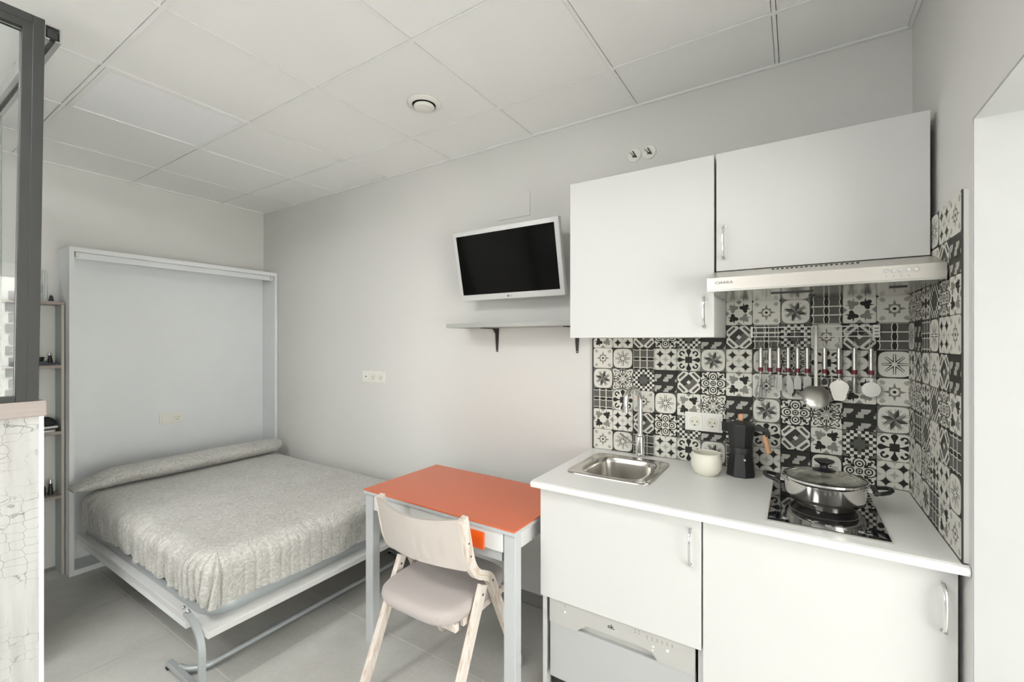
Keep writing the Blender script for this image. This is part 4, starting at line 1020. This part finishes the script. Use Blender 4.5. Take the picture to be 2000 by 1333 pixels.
for k in range(3):
    m = MB(); m.box(-4.25, -4.145+.002*k, -1.50, -1.325+.006*k, .8825+k*.0115, .8935+k*.0115, .001, 1)
    tag(m.obj('book', M['paper'] if k != 1 else M['black'], smooth=False), ['lowest pale booklet in the stack under the black bag', 'thin dark booklet in the middle of the stack under the bag', 'top pale booklet in the stack, directly under the black bag'][k], 'book', 'booklets on the third shelf')
m = MB(); L = []
for k, (s, z) in enumerate(((.8, .9175), (1, .922), (1.02, .94), (.9, .957), (.6, .968), (.2, .973))): L.append([Vector((p.x+.006*noise.noise(p*30), p.y+.008*noise.noise(p*22+Vector((5, 0, 0))), z+.006*noise.noise(p*25) if k else z)) for p in sup(-4.2, -1.40, .045*s, .088*s, 3, z, 28)])
m.loft(L); tag(m.obj('pouch', M['blackcloth'], angle=80), 'crumpled black pouch lying on the booklets', 'bag')
m = MB(); m.lathe((-4.2, -1.375, .4905), [(.018, 0), (.02, .004), (.02, .05), (.012, .065), (.008, .08), (.0095, .082), (.0095, .092), (.001, .093)], 20, caps=False)
tag(m.obj('bottle', M['black']), 'small dark bottle beside the cone on the lowest shelf', 'bottle')

# ---------------------------------------------------------------- glazed partition
PX = -2.35; PYE = -1.711; PY0 = -2.75
t = thing('glazed_partition', 'low crackled white partition with dark-framed glass above, at the left edge', 'partition', (PX-.04, -2.2, 0))
MB().box(PX-.085, PX-.008, PY0, PYE-.010, 0, 1.197).obj('base_panel', M['crackle'], t, smooth=False)
MB().box(PX-.089, PX-.006, PYE-.0098, PYE-.0015, 0, 1.197, .0005, 1).obj('corner_trim', M['wallw'], t, smooth=False)
m = MB(); m.box(PX-.008, PX-.005, PYE-.0125, PYE-.0015, 0, 1.197); m.obj('edge_strip', M['stripw'], t, smooth=False)
MB().box(PX-.10, PX+.004, PY0, PYE+.004, 1.1975, 1.246, .003, 2).obj('ledge', M['ledge'], t, smooth=False)
fz0, fz1 = 1.2465, 2.452; fw_ = .048
m = MB(); m.box(PX-.05, PX-.0, PYE-.026, PYE, fz0, fz1, .001, 1); m.box(PX-.044, PX-.002, PYE-fw_, PYE-.0262, fz0, fz1); m.obj('post', M['partframe'], t, smooth=False)
m = MB(); m.box(PX-.05, PX, PY0, PYE-.0265, fz1-.026, fz1, .001, 1); m.box(PX-.044, PX-.002, PY0, PYE-fw_, fz1-fw_, fz1-.0262); m.obj('top_rail', M['partframe'], t, smooth=False)
m = MB(); m.box(PX-.044, PX-.006, PY0, PYE-fw_, fz0, fz0+.018, .001, 1); m.obj('bottom_rail', M['partframe'], t, smooth=False)
MB().box(PX-.028, PX-.022, PY0, PYE-fw_-.0005, fz0+.0185, fz1-fw_-.0005).obj('glass_pane', M['glass'], t, smooth=False)
m = MB(); m.box(PX-.044, PX-.006, PY0-.04, PY0-.0005, fz0, fz1, .001, 1); m.box(PX-.085, PX-.008, PY0-.04, PY0-.0005, 0, 1.246); m.obj('rear_post', M['partframe'], t, smooth=False)
for ch in t.children:
    if ch.name.split('.')[0] in ('post', 'top_rail', 'bottom_rail', 'glass_pane'):
        for v in ch.data.vertices: v.co.y += (v.co.z-fz0)*.0117-.0138
# sliding door track
t = thing('sliding_door_track', 'aluminium sliding-door track running off behind the partition post', 'track', (-3.3, -1.66, 2.46))
yt0, yt1, zt0, zt1 = -1.690, -1.648, 2.455, 2.505
th = .004
m = MB(); m.box(-4.26, -2.475, yt0, yt1, zt1-th, zt1); m.box(-4.26, -2.475, yt0, yt0+th, zt0, zt1-th); m.box(-4.26, -2.475, yt1-th, yt1, zt0, zt1-th); m.box(-4.26, -2.475, yt0+th, yt0+.014, zt0, zt0+th); m.box(-4.26, -2.475, yt1-.014, yt1-th, zt0, zt0+th)
m.obj('channel', M['aluend'], t, smooth=False)
m = MB(); m.box(-2.505, -2.4755, yt0+.006, yt1-.006, zt0+.008, zt1-.008, .008, 3); m.obj('end_stop', M['partframe'], t)
for xx in (-3.9, -3.0, -2.6): MB().box(xx, xx+.02, yt0+.012, yt1-.012, zt1, HC-.003).obj('hanger', M['aluend'], t, smooth=False)
t = thing('sliding_door', 'dark grey sliding door seen through the partition glass', 'door', (-3.55, -1.665, .01))
m = MB(); m.box(-4.02, -3.10, -1.682, -1.670, .02, 2.40, .001, 1) if False else m.box(-3.98, -3.09, -1.722, -1.694, .01, 2.36, .001, 1); m.obj('panel', M['doorgrey'], t, smooth=False)
for xx in (-3.85, -3.25): MB().box(xx, xx+.04, -1.708, -1.692, 2.3605, 2.454).obj('hanger', M['partframe'], t, smooth=False)

# ---------------------------------------------------------------- outside the side door: pavement and a neighbouring facade (seen in reflections)
struct(MB().box(WT+.002, 5.2, -11, 5, -.25, -.12).obj('ground_outside', M['pave'], smooth=False))
t = thing('neighbour_house', 'pale rendered house wall outside, mirrored in the partition glass', 'building', (5, -2, -.12))
MB().box(4.3, 4.5, -7, 2.4, -.119, 2.3).obj('wall', M['facade'], t, smooth=False)
for k in range(14):
    MB().box(4.28, 4.299, -.80+(.03 if k % 2 else 0), -.64, .1+k*.145, .1+k*.145+.11, .005, 1).obj('stone', M['stone'], t, smooth=False)
m = MB()
for k in range(28): m.box(4.27, 4.299, -1.9, -.90, .6+k*.055, .6+k*.055+.035)
o = m.obj('shutter_slats', M['tabmetal'], t, smooth=False); o['kind'] = 'stuff'
